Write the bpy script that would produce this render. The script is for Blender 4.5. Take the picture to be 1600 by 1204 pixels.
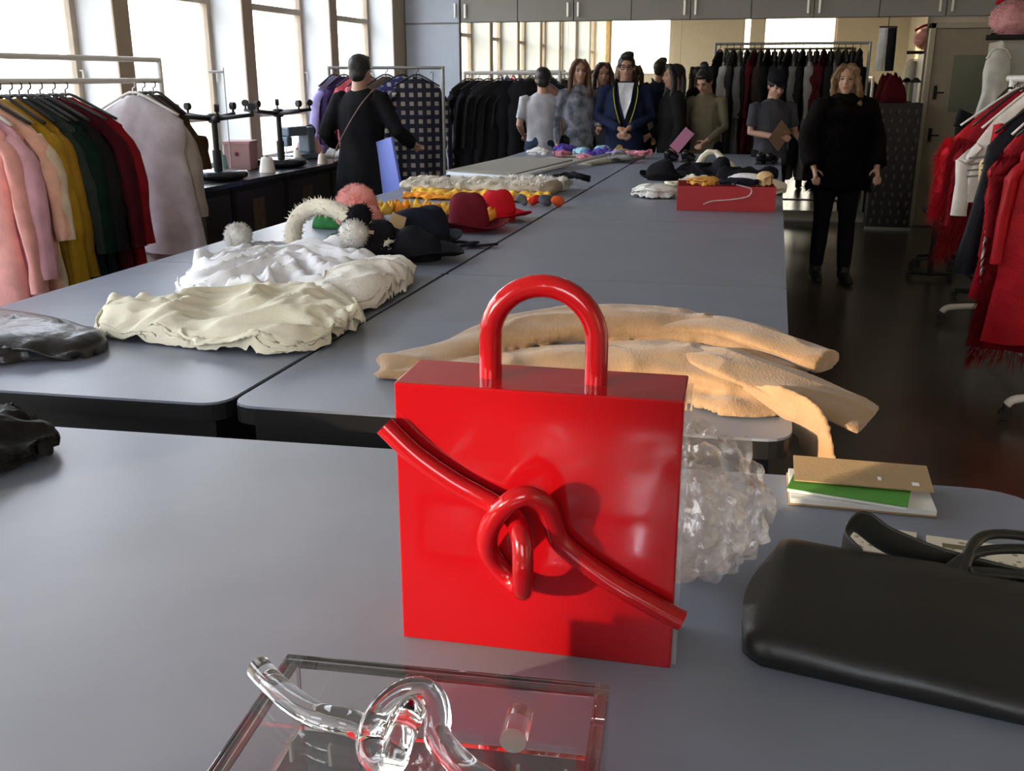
import bpy, bmesh, math, random
from math import sin, cos, pi, radians as R, sqrt, atan2
from mathutils import Vector as V, Matrix, noise, geometry
for o in list(bpy.data.objects): bpy.data.objects.remove(o)
S = bpy.context.scene; COL = S.collection
# ------------------------------------------------------------------ camera, world, sun, exposure
H = 1.58; FPX = 1560.0
pit = math.atan(482/FPX); yaw = math.atan(415/math.hypot(FPX, 482))
cam = bpy.data.objects.new('camera', bpy.data.cameras.new('camera')); COL.objects.link(cam)
cam.location = (0, 0, H); cam.rotation_euler = (pi/2-pit, 0, yaw)
cam.data.sensor_width = 36; cam.data.lens = 36*FPX/1600; cam.data.clip_start = .02
S.camera = cam
S.view_settings.view_transform = 'Standard'; S.view_settings.look = 'None'
S.view_settings.gamma = 1; S.view_settings.use_curve_mapping = False
S.view_settings.exposure = 0.6
S.cycles.max_bounces = 14; S.cycles.transparent_max_bounces = 24; S.cycles.transmission_bounces = 14
w = bpy.data.worlds.new('sky'); S.world = w; w.use_nodes = True
nt = w.node_tree; bg = nt.nodes['Background']; bg.inputs[1].default_value = 7.2
tc = nt.nodes.new('ShaderNodeTexCoord'); sp = nt.nodes.new('ShaderNodeSeparateXYZ'); cr = nt.nodes.new('ShaderNodeValToRGB')
nt.links.new(tc.outputs['Generated'], sp.inputs[0]); nt.links.new(sp.outputs[2], cr.inputs[0]); nt.links.new(cr.outputs[0], bg.inputs[0])
e = cr.color_ramp.elements
e[0].position = 0; e[0].color = (.30, .28, .26, 1); e[1].position = .02; e[1].color = (1.0, .93, .82, 1)
x = e.new(.25); x.color = (.88, .93, 1, 1); x = e.new(1); x.color = (.55, .72, 1, 1)
SUN_AZ = R(42); SUN_EL = R(8.5)
sun = bpy.data.objects.new('sun', bpy.data.lights.new('sun', 'SUN')); COL.objects.link(sun)
sun.data.energy = 7.2; sun.data.color = (1, .76, .50); sun.data.angle = R(1.6)
sun.rotation_euler = V((cos(SUN_AZ)*cos(SUN_EL), sin(SUN_AZ)*cos(SUN_EL), -sin(SUN_EL))).to_track_quat('-Z', 'Y').to_euler()
sun.location = (-12, -6, 6)
# room: left wall inner face x=-4.35, glass x=-4.68, back wall y=12, rear wall y=-2.6, right wall x=3.0
XL, XG, YB, YR, XR, ZC = -4.35, -4.68, 12.0, -3.1, 3.0, 3.5
T = .86
def portal(loc, rot, sx, sy):
    l = bpy.data.lights.new('window_portal', 'AREA'); l.shape = 'RECTANGLE'; l.size = sx; l.size_y = sy
    l.cycles.is_portal = True
    o = bpy.data.objects.new('window_portal', l); COL.objects.link(o); o.location = loc; o.rotation_euler = rot
portal((XG-.1, 4.4, 2.0), (0, -pi/2, 0), 2.6, 14.8)
portal((-1.5, YR-.3, 2.4), (pi/2, 0, 0), 5.8, 1.7)

# ------------------------------------------------------------------ materials
MATS = {}
def mat(name, col, rough=.8, metal=0, bump=0, bscale=60, var=0, vscale=8, col2=None, sheen=0, coat=0, spec=.5, trans=0, ior=1.45, subs=0):
    if name in MATS: return MATS[name]
    m = bpy.data.materials.new(name); m.use_nodes = True; n = m.node_tree; b = n.nodes['Principled BSDF']
    b.inputs['Base Color'].default_value = (*col, 1); b.inputs['Roughness'].default_value = rough
    b.inputs['Metallic'].default_value = metal; b.inputs['Sheen Weight'].default_value = sheen
    b.inputs['Coat Weight'].default_value = coat; b.inputs['Specular IOR Level'].default_value = spec
    b.inputs['Transmission Weight'].default_value = trans; b.inputs['IOR'].default_value = ior
    tcn = n.nodes.new('ShaderNodeTexCoord')
    if var or col2:
        t = n.nodes.new('ShaderNodeTexNoise'); t.inputs['Scale'].default_value = vscale; t.inputs['Detail'].default_value = 5
        n.links.new(tcn.outputs['Object'], t.inputs['Vector'])
        r = n.nodes.new('ShaderNodeValToRGB'); n.links.new(t.outputs['Fac'], r.inputs[0])
        c2 = col2 or tuple(min(1, c*(1+var)) for c in col); c1 = col if col2 else tuple(c*(1-var) for c in col)
        r.color_ramp.elements[0].position = .35; r.color_ramp.elements[1].position = .65
        r.color_ramp.elements[0].color = (*c1, 1); r.color_ramp.elements[1].color = (*c2, 1)
        n.links.new(r.outputs[0], b.inputs['Base Color'])
    if bump:
        t = n.nodes.new('ShaderNodeTexNoise'); t.inputs['Scale'].default_value = bscale; t.inputs['Detail'].default_value = 4
        n.links.new(tcn.outputs['Object'], t.inputs['Vector'])
        u = n.nodes.new('ShaderNodeBump'); u.inputs['Strength'].default_value = bump; u.inputs['Distance'].default_value = .01
        n.links.new(t.outputs['Fac'], u.inputs['Height']); n.links.new(u.outputs[0], b.inputs['Normal'])
    MATS[name] = m; return m
def fabric(name, col, **k):
    k.setdefault('rough', .9); k.setdefault('bump', .25); k.setdefault('bscale', 90); k.setdefault('var', .15)
    k.setdefault('spec', .1)
    return mat(name, col, **k)
def see_through(name, tint, opacity, gloss_rough=.12, bump=.6, bscale=25, gcol=(1, 1, 1)):
    if name in MATS: return MATS[name]
    m = bpy.data.materials.new(name); m.use_nodes = True; n = m.node_tree; n.nodes.remove(n.nodes['Principled BSDF'])
    out = n.nodes['Material Output']; tr = n.nodes.new('ShaderNodeBsdfTransparent'); gl = n.nodes.new('ShaderNodeBsdfGlossy')
    di = n.nodes.new('ShaderNodeBsdfDiffuse'); m1 = n.nodes.new('ShaderNodeMixShader'); m2 = n.nodes.new('ShaderNodeMixShader')
    lw = n.nodes.new('ShaderNodeLayerWeight'); lw.inputs[0].default_value = .5
    pw = n.nodes.new('ShaderNodeMath'); pw.operation = 'POWER'; pw.inputs[1].default_value = 3.5; n.links.new(lw.outputs['Facing'], pw.inputs[0])
    ad = n.nodes.new('ShaderNodeMath'); ad.operation = 'MULTIPLY_ADD'; ad.inputs[1].default_value = .9; ad.inputs[2].default_value = .04; n.links.new(pw.outputs[0], ad.inputs[0])
    di.inputs[0].default_value = (*tint, 1); gl.inputs[1].default_value = gloss_rough; gl.inputs[0].default_value = (*gcol, 1)
    m1.inputs[0].default_value = opacity; n.links.new(tr.outputs[0], m1.inputs[1]); n.links.new(di.outputs[0], m1.inputs[2])
    n.links.new(ad.outputs[0], m2.inputs[0]); n.links.new(m1.outputs[0], m2.inputs[1]); n.links.new(gl.outputs[0], m2.inputs[2])
    n.links.new(m2.outputs[0], out.inputs[0])
    if bump:
        t = n.nodes.new('ShaderNodeTexNoise'); t.inputs['Scale'].default_value = bscale; t.inputs['Detail'].default_value = 6
        tcn = n.nodes.new('ShaderNodeTexCoord'); n.links.new(tcn.outputs['Object'], t.inputs['Vector'])
        u = n.nodes.new('ShaderNodeBump'); u.inputs['Strength'].default_value = bump; u.inputs['Distance'].default_value = .01
        n.links.new(t.outputs['Fac'], u.inputs['Height'])
        for q in (gl, lw, di): n.links.new(u.outputs[0], q.inputs['Normal'])
    MATS[name] = m; return m

# ------------------------------------------------------------------ mesh helpers
def obj(name, bm, m, parent=None, smooth=False, loc=None, rz=0, auto=None):
    me = bpy.data.meshes.new(name)
    bmesh.ops.recalc_face_normals(bm, faces=bm.faces[:])
    if smooth:
        for f in bm.faces: f.smooth = True
        if auto:
            for ed in bm.edges:
                if len(ed.link_faces) == 2 and ed.calc_face_angle(0) > R(auto): ed.smooth = False
    bm.to_mesh(me); bm.free()
    if m: me.materials.append(m)
    o = bpy.data.objects.new(name, me); COL.objects.link(o)
    if parent: o.parent = parent
    if loc: o.location = loc
    if rz: o.rotation_euler.z = rz
    return o
def tag(o, label=None, cat=None, group=None, kind=None):
    if label: o['label'] = label
    if cat: o['category'] = cat
    if group: o['group'] = group
    if kind: o['kind'] = kind
    return o
def thing(name, label, cat, loc=(0, 0, 0), rz=0, group=None):
    o = bpy.data.objects.new(name, None); COL.objects.link(o); o.location = loc; o.rotation_euler.z = rz; o.empty_display_size = .1
    return tag(o, label, cat, group)
def struct(name, bm, m, parent=None, **k):
    o = obj(name, bm, m, parent, **k)
    if not parent: o['kind'] = 'structure'
    return o
def BM(): return bmesh.new()
def box(bm, a, b, bev=0, M=None):
    c = [(a[i]+b[i])/2 for i in range(3)]; s = [abs(b[i]-a[i]) for i in range(3)]
    r = bmesh.ops.create_cube(bm, size=1); vs = r['verts']
    bmesh.ops.scale(bm, verts=vs, vec=s); bmesh.ops.translate(bm, verts=vs, vec=c)
    if M is not None: bmesh.ops.transform(bm, verts=vs, matrix=M)
    if bev:
        es = list({e for v in vs for e in v.link_edges})
        bmesh.ops.bevel(bm, geom=es, offset=bev, segments=2, affect='EDGES', profile=.5)
    return bm
def bx(a, b, bev=0, M=None): return box(BM(), a, b, bev, M)
def ball(bm, c, r, M=None, sub=3):
    q = bmesh.ops.create_icosphere(bm, subdivisions=sub, radius=1); vs = q['verts']
    rr = (r, r, r) if not hasattr(r, '__len__') else r
    bmesh.ops.scale(bm, verts=vs, vec=rr)
    if M is not None: bmesh.ops.transform(bm, verts=vs, matrix=M)
    bmesh.ops.translate(bm, verts=vs, vec=c); return vs
def crom(pts, n, closed=False):
    P = [V(p) for p in pts]; out = []; N = len(P); rng = N if closed else N-1
    for i in range(rng):
        if closed: p0, p1, p2, p3 = P[i-1], P[i], P[(i+1) % N], P[(i+2) % N]
        else: p0, p1, p2, p3 = P[max(i-1, 0)], P[i], P[i+1], P[min(i+2, N-1)]
        for k in range(n):
            t = k/n
            out.append(.5*((2*p1)+(p2-p0)*t+(2*p0-5*p1+4*p2-p3)*t*t+(3*p1-p0-3*p2+p3)*t**3))
    if not closed: out.append(P[-1])
    return out
def tube(bm, pts, rad, seg=12, flat=1.0, cap=True, up=None, fold=0, fk=5, hollow=False):
    """loft through pts; rad number or list (numbers or (rx,ry)); flat squashes the second axis"""
    P = [V(p) for p in pts]; n = len(P); rings = []
    t = (P[1]-P[0]).normalized(); u = V(up) if up else (V((0, 0, 1)) if abs(t.z) < .9 else V((1, 0, 0)))
    a = t.cross(u).normalized(); b = a.cross(t).normalized()
    for i in range(n):
        tt = (P[min(i+1, n-1)]-P[max(i-1, 0)]).normalized()
        a = (a-tt*a.dot(tt)).normalized(); b = a.cross(tt).normalized()
        r = rad[min(i, len(rad)-1)] if hasattr(rad, '__len__') else rad
        rx, ry = (r if hasattr(r, '__len__') else (r, r*flat))
        ring = []
        for k in range(seg):
            th = 2*pi*k/seg; f = 1+fold*sin(fk*th+i*.35)
            ring.append(bm.verts.new(P[i]+a*cos(th)*rx*f+b*sin(th)*ry*f))
        rings.append(ring)
    for i in range(n-1):
        for k in range(seg):
            bm.faces.new((rings[i][k], rings[i][(k+1) % seg], rings[i+1][(k+1) % seg], rings[i+1][k]))
    if cap:
        bm.faces.new(rings[0][::-1]); bm.faces.new(rings[-1])
    return rings
def lathe(bm, prof, seg=32, c=(0, 0, 0), wob=None):
    rings = []
    for i, (r, z) in enumerate(prof):
        rings.append([bm.verts.new((c[0]+r*cos(2*pi*k/seg), c[1]+r*sin(2*pi*k/seg), c[2]+z+(wob(i, 2*pi*k/seg) if wob else 0))) for k in range(seg)])
    for i in range(len(prof)-1):
        for k in range(seg): bm.faces.new((rings[i][k], rings[i][(k+1) % seg], rings[i+1][(k+1) % seg], rings[i+1][k]))
    bm.faces.new(rings[0][::-1]); bm.faces.new(rings[-1]); return bm
def prism(bm, poly, z0, z1):
    a = [bm.verts.new((p[0], p[1], z0)) for p in poly]; b = [bm.verts.new((p[0], p[1], z1)) for p in poly]; n = len(poly)
    bm.faces.new(a[::-1]); bm.faces.new(b)
    for i in range(n): bm.faces.new((a[i], a[(i+1) % n], b[(i+1) % n], b[i]))
    return bm
def round_poly(pts, r, n=6):
    out = []; N = len(pts)
    for i in range(N):
        p0, p, p1 = V(pts[i-1]), V(pts[i]), V(pts[(i+1) % N]); rr = r[i] if hasattr(r, '__len__') else r
        a = (p0-p).normalized(); b = (p1-p).normalized(); s = p+a*rr; e2 = p+b*rr
        for k in range(n+1):
            t = k/n; q = (1-t)**2*s+2*t*(1-t)*p+t*t*e2; out.append((q.x, q.y))
    return out
def remeshed(bm, vox, smooth_it=4):
    me = bpy.data.meshes.new('tmp'); bm.to_mesh(me); bm.free()
    o = bpy.data.objects.new('tmp', me); COL.objects.link(o)
    md = o.modifiers.new('r', 'REMESH'); md.mode = 'VOXEL'; md.voxel_size = vox
    if smooth_it:
        sm = o.modifiers.new('s', 'SMOOTH'); sm.iterations = smooth_it; sm.factor = .5
    dg = bpy.context.evaluated_depsgraph_get(); ev = o.evaluated_get(dg)
    b2 = bmesh.new(); b2.from_mesh(ev.to_mesh()); ev.to_mesh_clear()
    bpy.data.objects.remove(o); bpy.data.meshes.remove(me); return b2
def wrinkle(bm, amp, sc, seed=0, cond=None):
    bm.normal_update()
    for v in bm.verts:
        if cond and not cond(v.co): continue
        v.co += v.normal*amp*noise.noise(v.co*sc+V((seed, seed*.7, 0)))
def heap(outline, z0, hmax, seed=0, spine=None, rings=26, crease=7, camp=.35, p=2.2, q=.55, per=12, fine=.15, wob=.0):
    """crumpled cloth lump on a surface: star shaped about a spine"""
    rnd = random.Random(seed); out = crom([(a[0], a[1], 0) for a in outline], per, True); N = len(out)
    cx = sum(v.x for v in out)/N; cy = sum(v.y for v in out)/N
    if spine is None: s0 = s1 = V((cx, cy, 0))
    else: s0, s1 = V((*spine[0], 0)), V((*spine[1], 0))
    ex = max(v.x for v in out)-min(v.x for v in out); ey = max(v.y for v in out)-min(v.y for v in out); size = max(ex, ey)
    cl = []
    for i in range(crease):
        a = rnd.uniform(0, pi); pt = out[rnd.randrange(N)].lerp(V((cx, cy, 0)), rnd.uniform(.2, 1))
        cl.append((V((cos(a), sin(a), 0)), pt, rnd.uniform(.025, .08)*size, rnd.uniform(-.6, 1)*camp, rnd.uniform(.15, .5)*size, rnd.uniform(-3, 3)))
    def hgt(P, r):
        base = max(0, 1-r**p)**q; d = 0
        for nrm, pt, wd, am, ln, cv in cl:
            rel = P-pt; u = rel.dot(nrm); t = rel.dot(V((-nrm.y, nrm.x, 0))); u += cv*t*t*.5
            d += am*math.exp(-abs(u)/wd)*math.exp(-(t/ln)**2)
        d += fine*noise.fractal(P*(14/size)+V((seed, 0, 0)), 1, 2, 4)
        return hmax*base*max(.12, (.72+d))
    bm = BM(); rows = []
    for j in range(rings+1):
        r = j/rings; row = []
        for k in range(N):
            b = out[k]; d = s1-s0; t = 0 if d.length < 1e-6 else max(0, min(1, (b-s0).dot(d)/d.length_squared))
            c = s0+d*t; P = c.lerp(b, r)
            if j == rings: z = z0+.0008
            else: z = z0+max(.003, hgt(P, r))
            w2 = wob*noise.noise(V((P.x*9, P.y*9, seed)))
            row.append(bm.verts.new((P.x+w2*(r > .2), P.y+w2*(r > .2), z)))
        rows.append(row)
    for j in range(rings):
        for k in range(N): bm.faces.new((rows[j][k], rows[j][(k+1) % N], rows[j+1][(k+1) % N], rows[j+1][k]))
    bm.faces.new(rows[rings]); bmesh.ops.remove_doubles(bm, verts=rows[0], dist=1e-5)
    return bm
import numpy as np
def crumple(outline, h, comp=.22, N=60, seed=0, steps=70, p=3., q=.5, support=.75, zlim=1.7, bend=.12, warp=.35, center=None):
    """mass-spring sheet relaxed over a low mound: gives real buckled cloth folds"""
    rs = np.random.RandomState(seed); out = np.array([(v.x, v.y) for v in crom([(a[0], a[1], 0) for a in outline], 12, True)])
    c = out.mean(0) if center is None else np.array(center); d = out-c; th = np.arctan2(d[:, 1], d[:, 0]); rr = np.hypot(d[:, 0], d[:, 1]); o = np.argsort(th); th = th[o]; rr = rr[o]
    bfun = lambda t: np.interp(t, np.concatenate([th-2*np.pi, th, th+2*np.pi]), np.concatenate([rr, rr, rr]))
    uu, vv = np.meshgrid(np.linspace(-1, 1, N), np.linspace(-1, 1, N)); X = uu*np.sqrt(1-vv**2/2); Y = vv*np.sqrt(1-uu**2/2)
    r = np.hypot(X, Y); t = np.arctan2(Y, X); B = bfun(t); P = np.stack([c[0]+r*B*np.cos(t), c[1]+r*B*np.sin(t), np.zeros_like(r)], -1)
    size = rr.max()
    def sup(P):
        dx = P[..., 0]-c[0]; dy = P[..., 1]-c[1]; r_ = np.hypot(dx, dy); t_ = np.arctan2(dy, dx); q_ = np.clip(r_/bfun(t_), 0, 1); return h*support*(1-q_**p)**q+.0015, r_/bfun(t_)
    def smooth(a, k):
        for _ in range(k): a = (a+np.roll(a, 1, 0)+np.roll(a, -1, 0)+np.roll(a, 1, 1)+np.roll(a, -1, 1))/5
        return a
    nz = smooth(rs.randn(N, N), 6); nz /= np.abs(nz).max(); cm = comp*(1+warp*smooth(rs.randn(N, N), 8)/.08).clip(.2, 2.2)
    rest = {}
    fam = [(0, 1, .9), (1, 0, .9), (1, 1, .35), (1, -1, .35), (0, 2, bend), (2, 0, bend), (0, 4, bend*.4), (4, 0, bend*.4)]
    def sl(i, j):
        a = (slice(0, N-i), slice(0, N-j)) if j >= 0 else (slice(0, N-i), slice(-j, N)); b = (slice(i, N), slice(j, N)) if j >= 0 else (slice(i, N), slice(0, N+j)); return a, b
    for f in fam:
        a, b = sl(f[0], f[1]); rest[f] = np.linalg.norm(P[a]-P[b], axis=-1)*(1+.5*(cm[a]+cm[b]))
    P[..., 2] = sup(P)[0]+h*.35*(nz+.6)*(1-r**4); P[..., :2] += smooth(rs.randn(N, N, 1)*np.ones(2), 3)*size*.02
    Vv = np.zeros_like(P)
    for s_ in range(steps):
        Vv *= .9; Vv[..., 2] -= .0006; Q = P+Vv
        for it in range(7):
            acc = np.zeros_like(Q)
            for f in fam:
                a, b = sl(f[0], f[1]); D = Q[b]-Q[a]; L = np.linalg.norm(D, axis=-1)+1e-9; k = (L-rest[f])/L*f[2]*.22
                if f[2] < .3: k = np.where(L < rest[f], k, k*.2)
                acc[a] += D*k[..., None]; acc[b] -= D*k[..., None]
            Q += acc
            z0_, q_ = sup(Q); Q[..., 2] = np.maximum(Q[..., 2], z0_); Q[..., 2] = np.where(Q[..., 2] > h*zlim, h*zlim+(Q[..., 2]-h*zlim)*.3, Q[..., 2])
            o_ = q_ > 1.0; fct = np.where(o_, 1/np.maximum(q_, 1e-6), 1); Q[..., 0] = c[0]+(Q[..., 0]-c[0])*fct; Q[..., 1] = c[1]+(Q[..., 1]-c[1])*fct
            for e_ in (np.s_[0, :], np.s_[-1, :], np.s_[:, 0], np.s_[:, -1]): Q[e_][..., 2] = np.minimum(Q[e_][..., 2], .004+.25*h*np.abs(nz[e_]))
        Vv = Q-P; P = Q
    bm = bmesh.new(); vs = [[bm.verts.new(P[i, j]) for j in range(N)] for i in range(N)]
    for i in range(N-1):
        for j in range(N-1): bm.faces.new((vs[i][j], vs[i][j+1], vs[i+1][j+1], vs[i+1][j]))
    return bm
def strands(bm, pts, ln, wd, seed=0, droop=0, jitter=.5):
    """thin 3 sided hair cones; pts = [(co, dir)]"""
    rnd = random.Random(seed)
    for co, d in pts:
        d = (V(d)+V((rnd.uniform(-1, 1), rnd.uniform(-1, 1), rnd.uniform(-1, 1)))*jitter).normalized()
        L = ln*rnd.uniform(.6, 1.2); a = d.orthogonal().normalized(); b = d.cross(a)
        base = [bm.verts.new(V(co)+(a*cos(k*2.094)+b*sin(k*2.094))*wd) for k in range(3)]
        tip = bm.verts.new(V(co)+d*L+V((0, 0, -droop*L)))
        for k in range(3): bm.faces.new((base[k], base[(k+1) % 3], tip))
    return bm
def sphere_pts(c, r, n, seed=0):
    rnd = random.Random(seed); out = []
    for i in range(n):
        v = V((rnd.gauss(0, 1), rnd.gauss(0, 1), rnd.gauss(0, 1))).normalized()
        rr = r if hasattr(r, '__len__') else (r, r, r)
        out.append((V(c)+V((v.x*rr[0], v.y*rr[1], v.z*rr[2]))*.92, v))
    return out

# ------------------------------------------------------------------ the setting
M_wall = mat('cream_plaster', (.62, .56, .45), .9, bump=.08, bscale=30, var=.03)
M_rev = mat('window_lit_white', (.70, .74, .76), .6, bump=.05, bscale=20)  # bluish white has the window light on the reveals put into the colour
M_pier = mat('backlit_tan', (.42, .34, .25), .7, var=.05)  # dim tan has the backlit shade of the pier faces put into it
M_frame = mat('tan_window_frame', (.40, .33, .25), .5, var=.05)
M_ceil = mat('white_ceiling', (.62, .61, .58), .9)
M_floor = mat('dark_polished_floor', (.055, .045, .034), .26, var=.35, vscale=1.5, bump=.03, bscale=6)
M_cab = mat('grey_cabinet_laminate', (.30, .29, .265), .45, var=.03, vscale=3)
M_alu = mat('brushed_aluminium', (.75, .74, .70), .35, metal=.9)
M_dark = mat('black_gap', (.01, .01, .01), .8)
struct('floor', bx((XG-.3, YR-.3, -.1), (XR+.2, YB+.2, 0)), M_floor)
struct('ceiling', bx((XG-.3, YR-.3, ZC), (XR+.2, YB+.2, ZC+.1)), M_ceil)
struct('wall_back', bx((XL-.3, YB+.02, 0), (XR+.2, YB+.2, ZC)), M_wall)
struct('wall_right', bx((XR, YR, 0), (XR+.15, YB, ZC)), M_wall)
# rear wall (seen in the mirror) with two high windows
def wall_with_holes(name, x0, x1, holes, y, th):
    bm = BM(); xs = x0
    for (a, b, z0, z1) in holes:
        box(bm, (xs, y-th, 0), (a, y, ZC)); box(bm, (a, y-th, 0), (b, y, z0)); box(bm, (a, y-th, z1), (b, y, ZC)); xs = b
    box(bm, (xs, y-th, 0), (x1, y, ZC)); return struct(name, bm, M_wall)
rear_holes = [(-4.28, -2.70, 1.62, 3.1), (-.92, -.70, 1.62, 3.1), (-.42, 1.32, 1.62, 3.1)]
wall_with_holes('wall_rear', XG-.15, XR, rear_holes, YR, .2)
M_pane = see_through('window_glass', (1, 1, 1), .02, .02, 0)
# left wall: reveals, piers, frames, panes
piers = [-3.2]+[-2.54+1.76*i for i in range(1, 9)]   # start y of each 0.17 m pier face
wb = BM(); box(wb, (XG-.12, YR, 0), (XL, YB, .82)); box(wb, (XG-.12, YR, 3.25), (XL, YB, ZC))
struct('wall_left', wb, M_wall)
wn = 0
for i, y in enumerate(piers):
    y0 = max(y, YR); y1 = min(y+.17, YB)
    if i == len(piers)-1: y1 = YB
    struct('trim_%d' % (i+1), bx((XL-.30, y0, .82), (XL-.012, y1, 3.25)), M_rev)
    struct('trim_%d' % (i+21), bx((XL-.012, y0-.004, .82), (XL, y1+.004, 3.25)), M_pier)
    if i < len(piers)-1:
        a, b = y1, piers[i+1]; wn += 1
        r = thing('window_%d' % wn, None, None, (XG, (a+b)/2, .82)); r['kind'] = 'structure'
        hw = (b-a)/2
        f = BM()
        for yy in (-hw, hw-.055): box(f, (-.035, yy, 0), (.035, yy+.055, 2.43), .004)
        for zz in (0, .40, 1.34, 2.375): box(f, (-.034, -hw+.05, zz), (.034, hw-.05, zz+.055), .004)
        obj('window_frame', f, M_frame, r)
        obj('window_sill', bx((.03, -hw, -.02), (.36, hw, .015), .004), M_rev, r)
        for (za, zb) in ((.055, .40), (.455, 1.34), (1.395, 2.375)):
            obj('pane', bx((-.006, -hw+.055, za), (.0, hw-.055, zb)), M_pane, r)
        h = BM(); tube(h, [(.036, hw-.03, .8), (.06, hw-.03, .8), (.06, hw-.03, .72)], .008, 8); obj('window_handle', h, M_alu, r)
for k, (a, b, z0, z1) in enumerate(rear_holes):
    wn += 1; r = thing('window_%d' % wn, None, None, ((a+b)/2, YR-.12, z0)); r['kind'] = 'structure'; hw = (b-a)/2
    f = BM()
    for xx in (-hw, hw-.05): box(f, (xx, -.03, 0), (xx+.05, .03, z1-z0))
    for zz in (0, z1-z0-.05): box(f, (-hw, -.03, zz), (hw, .03, zz+.05))
    obj('window_frame', f, M_frame, r); obj('pane', bx((-hw+.05, -.005, .05), (hw-.05, 0, z1-z0-.05)), M_pane, r)
# drape on the last left window (seen in the mirror), its edge set to trim the sun beam
M_drape = fabric('warm_cotton_drape', (.72, .58, .36), subs=0)
def drape(y0, y1, x, label):
    bm = BM(); n = int((y1-y0)/.012); rows = []
    for j in range(2):
        z = (.45, 3.2)[j]; rows.append([bm.verts.new((x+.028*sin(k*.55)+.008*sin(k*.21), y0+(y1-y0)*k/n, z)) for k in range(n+1)])
    for k in range(n): bm.faces.new((rows[0][k], rows[0][k+1], rows[1][k+1], rows[1][k]))
    bmesh.ops.solidify(bm, geom=bm.faces[:], thickness=.004)
    tag(obj('curtain', bm, M_drape, smooth=True, auto=50), label, 'curtain')
drape(-3.06, -2.58, XL+.06, 'cream curtain hanging beside the camera, seen only in the mirror')
# unseen block added outside to keep the low sun off the rest of the room
nb = BM(); ax = V((-cos(SUN_AZ), -sin(SUN_AZ), 0)); sx = V((-sin(SUN_AZ), cos(SUN_AZ), 0))
c0 = ax*26; P = [c0+sx*1.95, c0+sx*19, c0+sx*19+ax*8, c0+sx*1.95+ax*8]
prism(nb, [(p.x, p.y) for p in P], -6, 13)
nbo = obj('sun_blocker', nb, mat('sun_blocker_pale', (.45, .42, .37), .9, var=.1)); tag(nbo, 'unseen block added outside the windows to keep the low sun off the room', 'sun blocker')
# back wall: mirror strip, cupboards
M_mirror = mat('mirror_silver', (.90, .84, .68), .015, metal=1.0)
mr = thing('wall_mirror', 'long warm-tinted mirror under the grey overhead cabinets, reflecting the windows', 'mirror', (0, 0, 0))
for i in range(4):
    a = -3.66+i*1.29; obj('mirror_panel', bx((a+.001, YB-.03, .12), (a+1.289, YB-.005, 2.185)), M_mirror, mr)
CABF = YB-.0
def door_unit(x0, x1, zb, label, handles, name='overhead_cabinet', yf=YB-.02, zt=2.98):
    t = thing(name, label, 'cabinet', ((x0+x1)/2, YB, zb), 0, None); hw = (x1-x0)/2
    obj('body', bx((-hw+.004, -.03, 0), (hw-.004, .0, zt-zb)), M_cab, t)
    n = 2 if x1-x0 > .9 else 1
    for k in range(n):
        a = -hw+.005+k*(2*hw/n); b = -hw-.005+(k+1)*(2*hw/n)
        d = obj('door', bx((a, -.055, .004), (b, -.031, zt-zb-.004), .002), M_cab, t)
        for hx in handles:
            if a+t.location.x < hx < b+t.location.x:
                h = BM(); lx = hx-t.location.x
                box(h, (lx-.012, -.085, .045), (lx+.012, -.075, .20), .003); box(h, (lx-.008, -.078, .055), (lx+.008, -.052, .07)); box(h, (lx-.008, -.078, .175), (lx+.008, -.052, .19))
                obj('handle', h, M_alu, d)
    return t
hs = [-3.72, -3.60, -2.375, -2.255, -1.055, -.935, .265, .385, 1.60, 1.72]
xs = [-3.66, -2.31+.655-.655, -.99, .33, 1.665]
edges = [-3.66, -2.97, -2.31, -1.65, -.99, -.33, .33, 1.0, 1.665, 2.35, 3.0]
names = ['leftmost', 'second from the left', 'third from the left', 'fourth from the left', 'fifth from the left', 'sixth from the left', 'seventh from the left', 'eighth from the left', 'ninth from the left', 'rightmost']
for i in range(10):
    door_unit(edges[i], edges[i+1], 2.19, 'grey overhead cabinet door above the mirror, %s of the row' % names[i] if i not in () else '', hs)
t = thing('tall_cupboard', 'tall pale grey cupboard in the corner between windows and mirror', 'cupboard', (-4.0, YB, 0))
obj('body', bx((-.345, -.05, .08), (.33, .0, 2.98)), M_cab, t)
for z0, z1 in ((.09, 2.17), (2.19, 2.97)):
    d = obj('door', bx((-.34, -.075, z0), (.325, -.052, z1), .002), mat('pale_blue_grey_laminate', (.46, .52, .60), .5, var=.03), t)
h = BM(); box(h, (.27, -.10, 2.24), (.294, -.09, 2.4), .003); box(h, (.274, -.092, 2.25), (.29, -.074, 2.265)); box(h, (.274, -.092, 2.375), (.29, -.074, 2.39)); obj('handle', h, M_alu, t)
box_ = BM(); struct('wall_upper', bx((XL, YB-.02, 2.99), (XR, YB+.02, ZC)), M_wall)
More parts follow.
